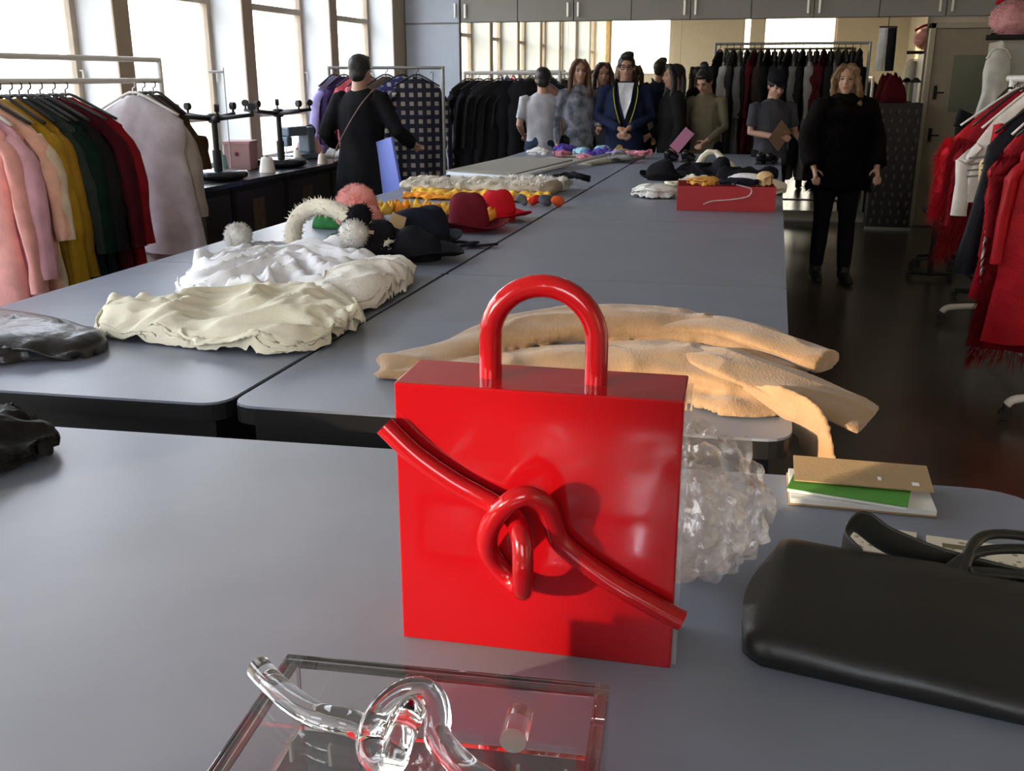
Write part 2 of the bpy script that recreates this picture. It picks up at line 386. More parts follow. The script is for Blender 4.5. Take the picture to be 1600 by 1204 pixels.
# door on the right
M_door = mat('beige_door_paint', (.30, .255, .185), .55, var=.05)
dr = thing('door_1', None, None, (1.52, YB-.1, 0)); dr['kind'] = 'structure'
obj('door_leaf', bx((.06, -.04, .01), (.96, .005, 2.06), .003), M_door, dr)
f = BM(); box(f, (0, -.06, 0), (.055, .08, 2.12), .003); box(f, (.965, -.06, 0), (1.02, .08, 2.12), .003); box(f, (0, -.06, 2.065), (1.02, .08, 2.12), .003)
obj('door_frame', f, mat('cream_door_frame', (.42, .37, .27), .5), dr)
obj('door_glass', bx((.26, -.052, 1.22), (.70, -.042, 1.80), .002), mat('greenish_frosted_glass', (.17, .18, .13), .3), dr)
f = BM(); box(f, (.235, -.05, 1.195), (.725, -.041, 1.22)); box(f, (.235, -.05, 1.80), (.725, -.041, 1.825)); box(f, (.235, -.05, 1.22), (.26, -.041, 1.80)); box(f, (.70, -.05, 1.22), (.725, -.041, 1.80))
obj('glazing_bead', f, M_door, dr)
for z in (1.42, .98):
    h = BM(); box(h, (.10, -.05, z-.07), (.135, -.041, z+.07), .003); tube(h, [(.118, -.05, z), (.118, -.085, z), (.20, -.085, z)], .008, 8); obj('door_handle', h, M_dark, dr)
h = BM(); tube(h, [(.6, -.05, 2.0), (.6, -.12, 2.0), (.85, -.12, 1.98)], .012, 8); obj('door_closer', h, M_dark, dr)

# ------------------------------------------------------------------ work tables
M_lam = mat('grey_table_laminate', (.200, .224, .280), .36, var=.05, vscale=5, bump=.015, bscale=120, spec=.5)
M_edge = mat('black_edge_band', (.012, .012, .013), .35)
M_under = mat('black_table_frame', (.012, .012, .012), .6)
M_leg = mat('dark_wood_leg', (.09, .06, .035), .6, var=.3, vscale=20)
def work_table(label, corners, rads, group='grey cutting tables pushed together'):
    cx = sum(c[0] for c in corners)/4; cy = sum(c[1] for c in corners)/4
    t = thing('work_table', label, 'table', (cx, cy, 0), 0, group)
    L = [(c[0]-cx, c[1]-cy) for c in corners]
    pl = round_poly([(*p, 0) for p in L], rads)
    b = BM(); prism(b, pl, T-.006, T); obj('tabletop', b, M_lam, t)
    k = 1.0; b = BM(); prism(b, [(x*1.0015, y*1.0015) for x, y in pl], T-.045, T-.0065); obj('edge_band', b, M_edge, t)
    ins = [(p[0]*.93, p[1]*.95) for p in L]; b = BM(); prism(b, ins, T-.17, T-.046); obj('apron', b, M_under, t)
    for p in L:
        q = (p[0]*.88, p[1]*.92); b = bx((q[0]-.04, q[1]-.04, 0), (q[0]+.04, q[1]+.04, T-.171), .004); obj('leg', b, M_leg, t)
    return t
def yl(row, x):   # row boundary lines, slightly out of square as in the room
    y0, s = [(2.022, .058), (3.633, .026), (5.262, .017), (6.91, .015), (8.56, .012), (10.2, .01)][row]
    return y0+s*(x-.08)
ords = ['front', 'second', 'third', 'fourth', 'farthest']
for row in range(5):
    for side, (xa, xb) in (('left', (-2.42, -1.187)), ('right', (-1.172, .085))):
        c = [(xa, yl(row, xa)+.003), (xb, yl(row, xb)+.003), (xb, yl(row+1, xb)-.003), (xa, yl(row+1, xa)-.003)]
        rad = [.07, .07, .02, .02] if row == 0 else [.02]*4
        work_table('grey cutting table with black edge, %s of the %s-hand row' % (ords[row], side), c, rad)
u = V((cos(R(3.9)), sin(R(3.9)), 0)); v_ = V((-u.y, u.x, 0)); c = V((.50, 1.858, 0))
cs = [c-u*2.35-v_*1.30, c-v_*1.30, c, c-u*2.35]
t = work_table('grey table in the foreground carrying the red box bag', [(p.x, p.y) for p in cs], [.03, .12, .12, .03], None)
for ch in t.children:
    pass

# ------------------------------------------------------------------ red box bag
M_red = mat('glossy_red_acrylic', (.30, .003, .006), .12, coat=.2, spec=.5)
M_clear = mat('clear_acrylic', (.99, .99, .99), .0, trans=1.0, ior=1.49)
BW, BH, BD = .356, .358, .11
knot = [(-.188, .305, .013), (-.150, .270, .013), (-.105, .240, .013), (-.070, .223, .014), (-.040, .211, .020), (-.016, .203, .036), (-.004, .184, .054), (-.001, .152, .062),
        (-.004, .120, .050), (-.010, .106, .026), (-.028, .112, .013), (-.046, .132, .015), (-.053, .160, .028), (-.046, .195, .044), (-.026, .228, .052), (.000, .243, .048),
        (.020, .228, .036), (.028, .200, .024), (.036, .172, .016), (.062, .148, .013), (.105, .120, .013), (.150, .097, .013), (.190, .078, .013)]
def bag_frame(t): pass
def xz(p, d=0): return (p[0], -p[2]-d, p[1])
bag_rz = R(2.0)
bag = thing('box_bag', 'glossy red rigid box handbag with a knotted tube across its front', 'handbag', (-.256, 1.118, T), bag_rz)
b = BM(); box(b, (-BW/2, 0, 0), (BW/2, BD, BH), .002); obj('body', b, M_red, bag)
hp = [(-.067, BD*.48, BH-.03), (-.067, BD*.48, BH+.05)]+[(-.067*cos(a*pi/16), BD*.48, BH+.052+.067*sin(a*pi/16)) for a in range(1, 16)]+[(.067, BD*.48, BH+.05), (.067, BD*.48, BH-.03)]
b = BM(); tube(b, hp, .0143, 24); obj('handle', b, M_red, bag, smooth=True, auto=60)
b = BM(); tube(b, [xz(p) for p in crom(knot, 6)], .0132, 20); obj('knotted_tube', b, M_red, bag, smooth=True, auto=60)
b = BM(); box(b, (BW/2+.0005, .004, .004), (BW/2+.007, BD-.002, BH-.01), .001); obj('side_panel', b, see_through('clear_side_sheet', (.8, .8, .8), .06, .05, 0), bag)['label'] = 'clear side sheet'
# ------------------------------------------------------------------ clear acrylic bag lying on its back
cb = thing('clear_box_bag', 'transparent acrylic box handbag with a knotted tube, lying flat in front of the red one', 'handbag', (-.302, .893, T), R(4.8))
# local: x across, y away from the camera (bag top at y=0), z up = front of bag
W2, th = BW/2, .015
b = bx((-W2, -BH, BD-th), (W2, 0, BD), .001); obj('front_panel', b, M_clear, cb)
b = bx((-W2, -BH, .0005), (W2, 0, th), .001); obj('back_panel', b, M_clear, cb)
for s in (-1, 1): obj('side_panel', bx((s*W2, -BH, th+.0004), (s*(W2-th), 0, BD-th-.0004), .001), M_clear, cb)
for y in (0, -BH+th): obj('end_panel', bx((-W2+th+.0004, y-th, th+.0004), (W2-th-.0004, y, BD-th-.0004), .001), M_clear, cb)
def ck(i, p):
    if 5 <= i <= 18: return (-.006+(p[0]+.012)*.72, .215+(p[1]-.17)*.66, .013+(p[2]-.013)*.62)
    return (p[0], p[1]+(.0 if i < 4 else .022)+(.012 if 17 < i < 21 else 0), p[2])
cknot = [ck(i, p) for i, p in enumerate(knot)]; cknot[4] = (-.034, .222, .014); cknot[3] = (-.064, .232, .013)
b = BM(); tube(b, [(p[0], p[1]-BH, BD+p[2]+.001) for p in crom(cknot, 5)], .0132, 20); obj('knotted_tube', b, M_clear, cb, smooth=True, auto=60)
for s in (-.050, .085):
    b = BM(); tube(b, [(s, -.017, BD*.6), (s, -.060, BD*.6)], .0143, 20); hh = obj('handle_end', b, M_clear, cb, smooth=True, auto=60)
    b = BM(); tube(b, [(s, -.0605, BD*.6), (s, -.062, BD*.6)], .014, 20); obj('end_cap', b, mat('frosted_cut_end', (.75, .73, .68), .6), hh)
obj('base_sheet', bx((-.13, -BH+.02, th+.001), (.05, -.16, th+.003), .001), mat('dark_grey_felt', (.05, .05, .052), .9), cb)['label'] = 'dark grey sheet inside the bag'
for x_ in (-.125, -.085, .10, .145):
    obj('joint_mark', bx((x_, -.135, BD-.04), (x_+.003, -.13, BD-.017)), mat('frosted_cut_end', (.75, .73, .68), .6), cb)

# ------------------------------------------------------------------ cloth goods and small things on the tables
def fold_ridges(bm, amp, rk, seed, h):
    for v in bm.verts:
        c = v.co; w1 = noise.noise(V((c.x*2.5, c.y*2.5, seed))); a = .5+w1*1.5; ca, sa = cos(a), sin(a)
        p = V(((c.x*ca+c.y*sa)*rk[0], (-c.x*sa+c.y*ca)*rk[1], seed*1.7)); n1 = 1-2.2*abs(noise.noise(p)); n2 = 1-2.2*abs(noise.noise(p*2.3+V((4, 1, 0))))
        v.co.z = max(.001, c.z+amp*min(1, c.z/(h*.5))*((n1-.3)+.4*(n2-.3)))
def lump(name, label, cat, outline, m, h, z0=T+.001, seed=1, smooth=True, parent=None, **k):
    cx = sum(p[0] for p in outline)/len(outline); cy = sum(p[1] for p in outline)/len(outline)
    L = [(p[0]-cx, p[1]-cy) for p in outline]
    if 'spine' in k and k['spine']: k['spine'] = [(q[0]-cx, q[1]-cy) for q in k['spine']]
    comp = k.pop('comp', None); ridge = k.pop('ridge', 0); rk = k.pop('rk', (5, 9))
    if comp is not None:
        k = {a: b for a, b in k.items() if a in ('p', 'q', 'N', 'support', 'steps', 'bend', 'zlim', 'warp')}; bm = crumple(L, h, comp, seed=seed, **k)
        if ridge: fold_ridges(bm, ridge, rk, seed, h)
    else: bm = heap(L, 0, h, seed, **k)
    o = obj(name, bm, m, parent, smooth=smooth, loc=(cx, cy, z0))
    if label: tag(o, label, cat)
    return o
M_coat = fabric('beige_wool_felt', (.33, .21, .115), bump=.25, bscale=180, var=.1, vscale=12, sheen=.3)
def cloth_solid(parts, vox, amp, kx, ky, kz, seed, sm=3, amp2=.0):
    """closed shapes fused into one body of cloth, then folded along its length"""
    b = BM()
    for f in parts: f(b)
    b = remeshed(b, vox, sm); b.normal_update()
    for v in b.verts:
        if v.co.z < .006: continue
        p = V((v.co.x*kx, v.co.y*ky, v.co.z*kz)); w1 = noise.noise(V((v.co.x*3, v.co.y*3, seed)))
        n1 = 1-2*abs(noise.noise(p+V((w1*1.3, seed, w1*2)))); v.co += v.normal*(amp*(n1-.4)+amp2*noise.noise(v.co*30))
    return b
CO = V((-.35, 2.35, T+.001))
def band(pts, rad, seg=20, up=(0, 0, 1)):
    def f(b):
        P = [p-CO for p in crom(pts, 6)]; n = len(P); m_ = len(rad)-1; rr = []
        for i in range(n):
            t_ = i/(n-1)*m_; j = min(int(t_), m_-1); t_ -= j; rr.append(tuple(rad[j][q]*(1-t_)+rad[j+1][q]*t_ for q in (0, 1)))
        tube(b, P, rr, seg, up=up)
        for v in b.verts: v.co.z = max(v.co.z, .002) if v.co.x < .42 else v.co.z
    return f
def low(b):
    h_ = heap([(x-CO.x, y-CO.y) for x, y in [(-.91, 2.22), (-.90, 2.34), (-.66, 2.50), (-.36, 2.62), (-.08, 2.58), (.05, 2.44), (.10, 2.32), (.08, 2.18), (-.04, 2.13), (-.18, 2.22), (-.34, 2.26), (-.62, 2.22)]], 0, .05, 3, spine=((-.25, .0), (.33, -.0)), p=4, q=.5, crease=6, camp=.3)
    me = bpy.data.meshes.new('t'); h_.to_mesh(me); h_.free(); b.from_mesh(me); bpy.data.meshes.remove(me)
bm = cloth_solid([low,
    band([(-.92, 2.27, .885), (-.80, 2.36, .90), (-.66, 2.45, .935), (-.42, 2.53, .965), (-.15, 2.54, .962), (.02, 2.45, .935), (.10, 2.38, .91)], [(.05, .014), (.08, .022), (.09, .032), (.10, .036), (.09, .030), (.07, .022), (.05, .018)]),
    band([(-.80, 2.24, .875), (-.50, 2.32, .905), (-.20, 2.36, .92), (.0, 2.28, .905), (.05, 2.2, .88)], [(.05, .014), (.10, .028), (.12, .034), (.10, .028), (.05, .015)])], .008, .011, 3.2, 11, 11, 2, amp2=.001)
coat = tag(obj('coat', bm, M_coat, smooth=True, loc=CO), 'beige wool coat lying across the work table behind the red bag', 'coat')
def coat_part(name, fs, seed, amp=.006):
    b = cloth_solid(fs, .006, amp, 4, 13, 13, seed, 2); return obj(name, b, M_coat, coat, smooth=True)
coat_part('lapel', [band([(-.30, 2.50, .965), (-.10, 2.52, .975), (.05, 2.46, .955), (.125, 2.43, .935), (.165, 2.41, .93)], [(.04, .012), (.075, .018), (.08, .020), (.075, .024), (.065, .024)])], 5)
coat_part('sleeve', [band([(-.22, 2.42, .935), (-.08, 2.33, .94), (.06, 2.26, .915), (.16, 2.23, .89), (.25, 2.20, .86)], [(.04, .012), (.09, .018), (.105, .017), (.10, .015), (.092, .012)])], 7, .006)
coat_part('hanging_hem', [band([(-.02, 2.22, .885), (.06, 2.17, .882), (.115, 2.14, .868), (.145, 2.12, .80), (.165, 2.10, .70), (.19, 2.085, .50)], [(.04, .010), (.06, .012), (.06, .010), (.055, .009), (.06, .010), (.065, .009)], up=(0, 1, .3))], 9, .006)

# cream and white garments, pompoms, fluffy ring on the left row
M_cream = fabric('cream_cotton', (.80, .76, .60), var=.04, bump=.15)
M_white = fabric('white_organza', (.80, .80, .82), var=.04, bump=.15, rough=.6)
M_ivory = fabric('ivory_gauze', (.76, .73, .66), var=.05)
lump('cream_garment', 'cream cotton garment crumpled on the left table, nearest of the pale pile', 'clothes',
     [(-1.86, 2.42), (-1.93, 2.62), (-1.80, 2.82), (-1.62, 2.92), (-1.38, 2.96), (-1.22, 2.86), (-1.13, 2.66), (-1.16, 2.46), (-1.25, 2.36), (-1.42, 2.33), (-1.62, 2.37)], M_cream, .09, ridge=.035, comp=.17, N=80, warp=.12, bend=.35, support=.85, p=3.5, seed=5, spine=((-1.7, 2.6), (-1.32, 2.62)), crease=16, camp=.42, fine=.12, rings=34)
lump('white_garment', 'sheer white garment spread in soft peaks behind the cream one', 'clothes',
     [(-1.98, 3.02), (-2.08, 3.35), (-2.04, 3.62), (-1.82, 3.78), (-1.55, 3.72), (-1.36, 3.5), (-1.28, 3.2), (-1.30, 2.98), (-1.55, 2.90), (-1.8, 2.92)], M_white, .12, ridge=.045, comp=.17, N=80, warp=.15, bend=.35, support=.7, p=2.6, seed=9, spine=((-1.85, 3.3), (-1.5, 3.3)), crease=12, camp=.45, fine=.08, rings=34)
lump('ivory_garment', 'ivory rolled garment at the right end of the white pile', 'clothes',
     [(-1.46, 3.02), (-1.44, 3.36), (-1.36, 3.52), (-1.26, 3.50), (-1.20, 3.30), (-1.19, 3.0), (-1.24, 2.86), (-1.38, 2.84)], M_ivory, .12, ridge=.025, comp=.18, N=56, warp=.15, bend=.3, support=.8, seed=15, crease=12, camp=.4, fine=.08)
def fluffy(name, label, cat, c, r, m, n=900, ln=.03, wd=.0025, seed=1, droop=.1, base=True):
    bm = BM()
    ball(bm, (0, 0, 0), r, sub=3); wrinkle(bm, .25*(r if not hasattr(r, '__len__') else min(r)), 30, seed)
    strands(bm, sphere_pts((0, 0, 0), r, n, seed), ln, wd, seed, droop)
    return tag(obj(name, bm, m, smooth=True, loc=c), label, cat)
M_pomw = fabric('off_white_fur', (.72, .70, .66)); M_pomg = fabric('grey_fur', (.42, .42, .43))
fluffy('pompom', 'small pale grey pompom at the left edge of the white garments', 'pompom', (-2.17, 3.82, T+.075), .052, M_pomw, ln=.02, seed=2)
lump('scarf', 'grey wool scrap under the pale pompom', 'cloth', [(-2.22, 3.80), (-2.2, 3.96), (-2.0, 4.02), (-1.94, 3.84), (-2.05, 3.76)], M_pomg, .05, seed=4)
fluffy('pompom', 'grey pompom on the ivory roll beside the black beanies', 'pompom', (-1.60, 3.72, T+.12), .052, M_pomw, ln=.02, seed=3)
# fluffy ring (collar)
bm = BM(); ring = [(-2.00, 3.98, .88), (-1.97, 3.97, .99), (-1.87, 3.96, 1.05), (-1.74, 3.92, 1.035), (-1.60, 3.88, .98), (-1.50, 3.84, .91)]
P = crom(ring, 8); P = [p-V((-1.75, 3.9, T)) for p in P]; tube(bm, P, .035, 12)
pts = []
rnd = random.Random(8)
for p in P:
    for k in range(26):
        v = V((rnd.gauss(0, 1), rnd.gauss(0, 1), rnd.gauss(0, 1))).normalized(); pts.append((p+v*.032, v))
strands(bm, pts, .022, .003, 4)
tag(obj('fur_collar', bm, fabric('cream_fleece', (.78, .73, .60)), smooth=True, loc=(-1.75, 3.9, T)), 'cream fleecy collar arching over dark green cloth', 'collar')
lump('green_cloth', 'dark green cloth tucked inside the fleecy collar', 'cloth', [(-1.86, 4.02), (-1.86, 4.2), (-1.66, 4.2), (-1.55, 4.0), (-1.6, 3.88), (-1.75, 3.92)], fabric('bottle_green_cloth', (.03, .12, .05)), .10, comp=.3, N=34, seed=6)
lump('green_cloth', 'bright green scrap peeking out left of the pink pompom', 'cloth', [(-2.2, 4.6), (-2.2, 4.75), (-2.02, 4.8), (-1.98, 4.62), (-2.08, 4.56)], fabric('bright_green_cloth', (.04, .20, .06)), .14, seed=7)
fluffy('pompom', 'large salmon pink fluffy ball behind the fleecy collar', 'pompom', (-1.88, 4.42, T+.125), (.10, .09, .115), fabric('salmon_pink_wool', (.85, .36, .33)), n=2600, ln=.02, wd=.003, seed=12, droop=0)
fluffy('pink_tail', 'salmon pink wool strand hanging down right of the fluffy ball', 'wool', (-1.74, 4.24, T+.08), (.065, .06, .08), fabric('salmon_pink_wool', (.85, .36, .33)), n=900, ln=.02, wd=.003, seed=13, droop=0)
# orange ruffles
M_or = fabric('orange_felt', (.85, .32, .04)); M_yl = fabric('golden_yellow_felt', (.80, .48, .08))
rnd = random.Random(3)
for i in range(9):
    x_ = -2.05+.085*i+rnd.uniform(-.02, .02); y_ = 4.95+rnd.uniform(-.12, .15); rr = rnd.uniform(.045, .07)
    bm = BM(); lathe(bm, [(.01, .0), (rr*.6, .003), (rr, .035), (rr*.9, .06), (rr*.5, .045), (.012, .03)], 22, wob=lambda i_, th, q=i: .018*sin(5*th+q)*(i_ in (2, 3)))
    tag(obj('felt_flower', bm, (M_or, M_yl)[i % 2], smooth=True, loc=(x_, y_, T+.001+.02)), ('orange' if i % 2 == 0 else 'golden yellow')+' ruffled felt flower behind the beanies, %s from the left of nine' % ['first', 'second', 'third', 'fourth', 'fifth', 'sixth', 'seventh', 'eighth', 'last'][i], 'flower', 'felt flowers heaped behind the beanies')
# hats
def hat(label, c, r, h, m, brim=0, seed=1, rz=0, squash=.8, bow=None, name='hat', dent=.0):
    t = thing(name, label, 'hat', (c[0], c[1], T+.001), rz)
    prof = [(r*1.0, 0)]+[(r*(cos(a*pi/20)**.6), .01+h*sin(a*pi/20)) for a in range(0, 10)]+[(r*.08, h*1.005-dent)]
    bm = BM(); lathe(bm, prof, 32); bmesh.ops.scale(bm, verts=bm.verts[:], vec=(1, squash, 1)); wrinkle(bm, .03*r/.1, 9, seed, lambda co: co.z > .02)
    obj('crown', bm, m, t, smooth=True)
    if brim:
        rb = [r*.98+brim*k/5 for k in range(6)]
        bm = BM(); prof = [(q, .012+(.02*(k/5)**2)) for k, q in enumerate(rb)]+[(q, .006+(.02*(k/5)**2)) for k, q in reversed(list(enumerate(rb)))]
        lathe(bm, prof[::-1], 40, wob=lambda i_, th: .012*sin(3*th+seed)*(1 if 2 < i_ < 9 else .2)+.012)
        bmesh.ops.scale(bm, verts=bm.verts[:], vec=(1, squash, 1)); obj('brim', bm, m, t, smooth=True, auto=60)
        bm = BM(); lathe(bm, [(r*.985, .02), (r*1.02, .022), (r*1.01, .045), (r*.985, .045)], 32); bmesh.ops.scale(bm, verts=bm.verts[:], vec=(1, squash, 1)); obj('hat_band', bm, m, t, smooth=True)
    return t
M_blk = fabric('black_knit', (.012, .012, .016), bump=.5, var=.1); M_navy = fabric('dark_navy_felt', (.014, .016, .028))
M_rfelt = fabric('red_felt', (.50, .012, .022)); M_mar = fabric('maroon_felt', (.14, .012, .022))
t = hat('black knitted beanie slumped beside the ivory roll', (-1.60, 3.86), .13, .15, M_blk, seed=2, name='beanie')
bm = BM(); lathe(bm, [(.131, 0), (.142, .005), (.145, .04), (.132, .045)], 40); bmesh.ops.scale(bm, verts=bm.verts[:], vec=(1, .8, 1)); obj('cuff', bm, M_blk, t, smooth=True)
bm = BM(); ball(bm, (-.03, 0, .17), (.05, .045, .05)); strands(bm, sphere_pts((-.03, 0, .17), .05, 250, 2), .02, .003, 2); obj('bobble', bm, M_blk, t, smooth=True)
b = BM()
for k in range(3): tube(b, [(-.08+.05*k, -.10, .06+.02*k), (-.06+.05*k, -.108, .085+.02*k), (-.03+.05*k, -.10, .08+.02*k)], .008, 8)
obj('trim', b, fabric('beige_trim', (.6, .5, .38)), t, smooth=True)['label'] = 'beige stitched trim'
t = hat('black felt hat with a wide curled brim, second of the dark hats', (-1.40, 3.88), .11, .12, M_blk, brim=.10, seed=4)
t = hat('dark navy bucket hat with a pale label, third of the dark hats', (-1.52, 4.28), .14, .16, M_navy, brim=.06, seed=6)
bm = BM(); box(bm, (-.12, -.13, .06), (-.05, -.125, .12), .002, Matrix.Rotation(.3, 4, 'Y')); obj('label_tag', bm, fabric('tan_leather_tag', (.55, .38, .2)), t)
hat('maroon felt hat between the navy hat and the red one', (-1.42, 4.72), .105, .16, M_mar, brim=.10, seed=7)
hat('bright red felt hat with turned brim at the end of the hat row', (-1.39, 5.12), .105, .155, M_rfelt, brim=.09, seed=9)
b = BM(); tube(b, crom([(-.12, .02, .01), (-.04, .05, .012), (.04, -.02, .01), (.12, .03, .012)], 6), [(.018, .006)]*19, 8); tube(b, crom([(-.02, -.05, .01), (.03, .0, .02), (.0, .06, .01)], 6), [(.02, .006)]*13, 8)
tag(obj('ribbon', b, M_blk, smooth=True, loc=(-1.27, 4.22, T+.002)), 'black ribbon bow lying in front of the maroon hat', 'ribbon')
rnd = random.Random(6)
for i, (px_, cl, nm) in enumerate([(-1.32, 'grey', (.14, .15, .15)), (-1.24, 'red', (.55, .03, .02)), (-1.17, 'slate', (.07, .08, .10)), (-1.10, 'orange', (.62, .10, .03))]):
    bm = BM(); ball(bm, (0, 0, .03), (.038, .034, .03)); wrinkle(bm, .02, 20, i)
    tag(obj('wool_ball', bm, fabric(nm and cl+'_wool_ball', nm), smooth=True, loc=(px_-.08, 5.72+rnd.uniform(-.04, .04), T+.004)), '%s felt ball in the little row right of the red hat' % cl, 'ball')
# trimming lengths: lace over yellow and orange braid
def strip(name, label, x0, x1, y, wd, h, m, seed, fr=0):
    bm = BM(); P = [(x0+(x1-x0)*k/80-(x0+x1)/2, .02*sin(k*.15+seed), 0) for k in range(81)]
    tube(bm, P, [(wd, h)]*81, 20); wrinkle(bm, .028, 26, seed)
    if fr:
        rnd = random.Random(seed); pts = [((P[rnd.randrange(81)][0], rnd.uniform(-wd, wd), h*.6), (0, rnd.uniform(-1, 1), 1)) for k in range(700)]
        strands(bm, pts, .03, .004, seed, jitter=.8)
    return tag(obj(name, bm, m, smooth=True, loc=((x0+x1)/2, y, T+h+.002)), label, 'trimming')
strip('braid', 'orange felt braid, front layer of the trimmings across the left row', -2.20, -1.32, 5.92, .05, .012, M_or, 1)
strip('braid', 'golden yellow braid behind the orange one', -2.18, -1.30, 6.04, .06, .020, M_yl, 2)
strip('lace_strip', 'beige fringed lace strip behind the golden braid', -2.25, -1.35, 6.30, .19, .045, fabric('beige_lace', (.62, .56, .46)), 3, 1)
strip('fur_strip', 'ivory fur strip with dark tips at the right end of the trimmings', -1.72, -1.30, 6.62, .10, .04, M_ivory, 5, 1)
bm = BM(); tube(bm, crom([(-.1, 0, 0), (0, .03, .02), (.08, -.02, .02), (.14, .02, 0)], 6), .022, 8); wrinkle(bm, .01, 30, 1)
tag(obj('black_scrap', bm, M_blk, smooth=True, loc=(-1.30, 6.62, T+.075)), 'black wool scrap at the right end of the ivory fur strip', 'cloth')
# folders, sheets and rods further along
M_glossw = mat('pale_blue_plastic', (.62, .68, .72), .2)
bm = BM(); box(bm, (-.30, -.55, 0), (.30, .55, .018), .004); o = obj('garment_folder', bm, mat('grey_beige_card', (.30, .28, .24), .5), loc=(-2.02, 7.95, T+.03), rz=R(-12)); o.rotation_euler.x = R(1.5); tag(o, 'grey beige pattern folder lying open along the far left row', 'folder')
bm = BM(); tube(bm, [(-.32, 0, .025), (.22, -.22, .025)], .024, 12); tag(obj('plastic_tube', bm, M_glossw, smooth=True, auto=60, loc=(-2.0, 7.20, T+.002)), 'pale blue plastic tube across the end of the folder', 'tube')
bm = BM(); tube(bm, [(0, 0, .02), (.42, 2.3, .05)], .015, 8); tag(obj('white_rod', bm, mat('white_paint', (.7, .7, .68), .4), smooth=True, loc=(-1.82, 6.95, T+.005)), 'long white rod running back beside the folder', 'rod')
bm = BM(); box(bm, (-.42, -.05, 0), (.32, .05, .008), .002); o = tag(obj('steel_ruler', bm, M_alu, loc=(-1.85, 6.82, T+.003), rz=R(-6)), 'metal ruler in front of the blue tube', 'ruler')
bm = BM(); box(bm, (-.45, -.03, 0), (.25, .03, .006), .002); tag(obj('black_ruler', bm, M_dark, loc=(-1.78, 6.72, T+.002), rz=R(-4)), 'thin black ruler lying in front of the metal one', 'ruler')
for i, (x_, y_) in enumerate([(-2.36, 7.0), (-2.26, 7.02)]):
    bm = BM(); ball(bm, (0, 0, .02), (.03, .03, .022)); tag(obj('pattern_weight', bm, M_dark, smooth=True, loc=(x_, y_, T+.001)), 'small black pebble-like weight, %s of two at the left table edge' % ('left' if i == 0 else 'right'), 'weight')
bm = BM(); box(bm, (-.34, -.5, 0), (.34, .5, .02), .003); tag(obj('pattern_board', bm, mat('beige_board', (.38, .35, .28), .7), loc=(-1.62, 9.1, T+.002), rz=R(-20)), 'beige board under the bright scraps at the far end of the left row', 'board')
cols = [('pink', (.7, .28, .36)), ('violet', (.10, .07, .35)), ('pale blue', (.35, .6, .72)), ('white', (.8, .78, .78)), ('lilac', (.42, .34, .55)), ('ochre', (.45, .33, .15)), ('rose', (.5, .2, .25)), ('grey', (.25, .24, .24)), ('cream', (.7, .62, .5))]
rnd = random.Random(21)
spots = [(-1.62, 9.0), (-1.55, 9.35), (-1.72, 9.5), (-2.1, 9.3), (-1.36, 9.2), (-1.42, 9.7), (-1.85, 9.15), (-1.28, 8.95), (-2.2, 9.7), (-1.2, 9.45), (-1.95, 9.75), (-1.6, 9.85)]
for i, (x_, y_) in enumerate(spots):
    nm, c_ = cols[i % 9]; r_ = rnd.uniform(.08, .13)
    ol = [(x_+r_*cos(a)*rnd.uniform(.7, 1.3), y_+r_*sin(a)*rnd.uniform(.7, 1.3)) for a in [k*pi/4 for k in range(8)]]
    lump('cloth_scrap', '%s scrap of cloth in the colourful heap, %s' % (nm, 'left of the board' if x_ < -2 else ('at its far edge' if y_ > 9.6 else ('at its right end' if x_ > -1.3 else ('in its middle' if i in (0, 4) else 'on the board near its centre')))), 'cloth', ol, fabric(nm+'_scrap_cloth', c_), rnd.uniform(.04, .08), z0=T+.024, seed=30+i, comp=.3, N=26, steps=35, ridge=.012)

# open red box with fabrics, far right row
M_rbox = mat('red_cardboard', (.36, .012, .018), .5); rb = thing('storage_box', 'open red cardboard box brimming with fabrics on the right-hand row', 'box', (-.245, 5.93, T+.001), R(5))
ww, dd, hh_ = .27, .17, .135
obj('bottom', bx((-ww, -dd, 0), (ww, dd, .006)), M_rbox, rb)
for a, b_ in (((-ww, -dd, .0062), (ww, -dd+.006, hh_)), ((-ww, dd-.006, .0062), (ww, dd, hh_)), ((-ww, -dd+.0062, .0062), (-ww+.006, dd-.0062, hh_)), ((ww-.006, -dd+.0062, .0062), (ww, dd-.0062, hh_))):
    obj('side', bx(a, b_), M_rbox, rb)
def blob(name, label, cat, c, rx, ry, h, m, seed, z=T, parent=None, **k):
    rnd = random.Random(seed)
    ol = [(c[0]+rx*cos(a)*rnd.uniform(.8, 1.15), c[1]+ry*sin(a)*rnd.uniform(.8, 1.15)) for a in [q*pi/4 for q in range(8)]]
    return lump(name, label, cat, ol, m, h, z0=z, seed=seed, rings=16, per=6, comp=.32, N=34, steps=40, **k)
M_org = fabric('amber_satin', (.68, .34, .08), rough=.5)
blob('fabric_bundle', 'amber satin bundle at the left end of the red box', 'cloth', (-.36, 5.94), .10, .12, .06, M_org, 41, T+.125)
blob('fabric_bundle', 'white satin bundle at the right end of the red box', 'cloth', (-.13, 6.02), .12, .09, .09, M_white, 42, T+.12)
blob('fabric_bundle', 'dark navy bundle lying across the middle of the red box', 'cloth', (-.17, 5.90), .14, .08, .055, M_navy, 43, T+.13)
blob('fabric_bundle', 'golden cream cloth spilling over the box corner', 'cloth', (-.03, 6.0), .06, .09, .11, fabric('golden_cream', (.72, .52, .28)), 44, T+.12)
pb = BM(); P = crom([(-.13, 0, -.02), (-.08, -.01, .0), (.02, -.012, .01), (.11, -.01, .03), (.12, -.008, .07), (.04, -.005, .09)], 6); tube(pb, P, [(.012, .004)]*len(P), 8); 
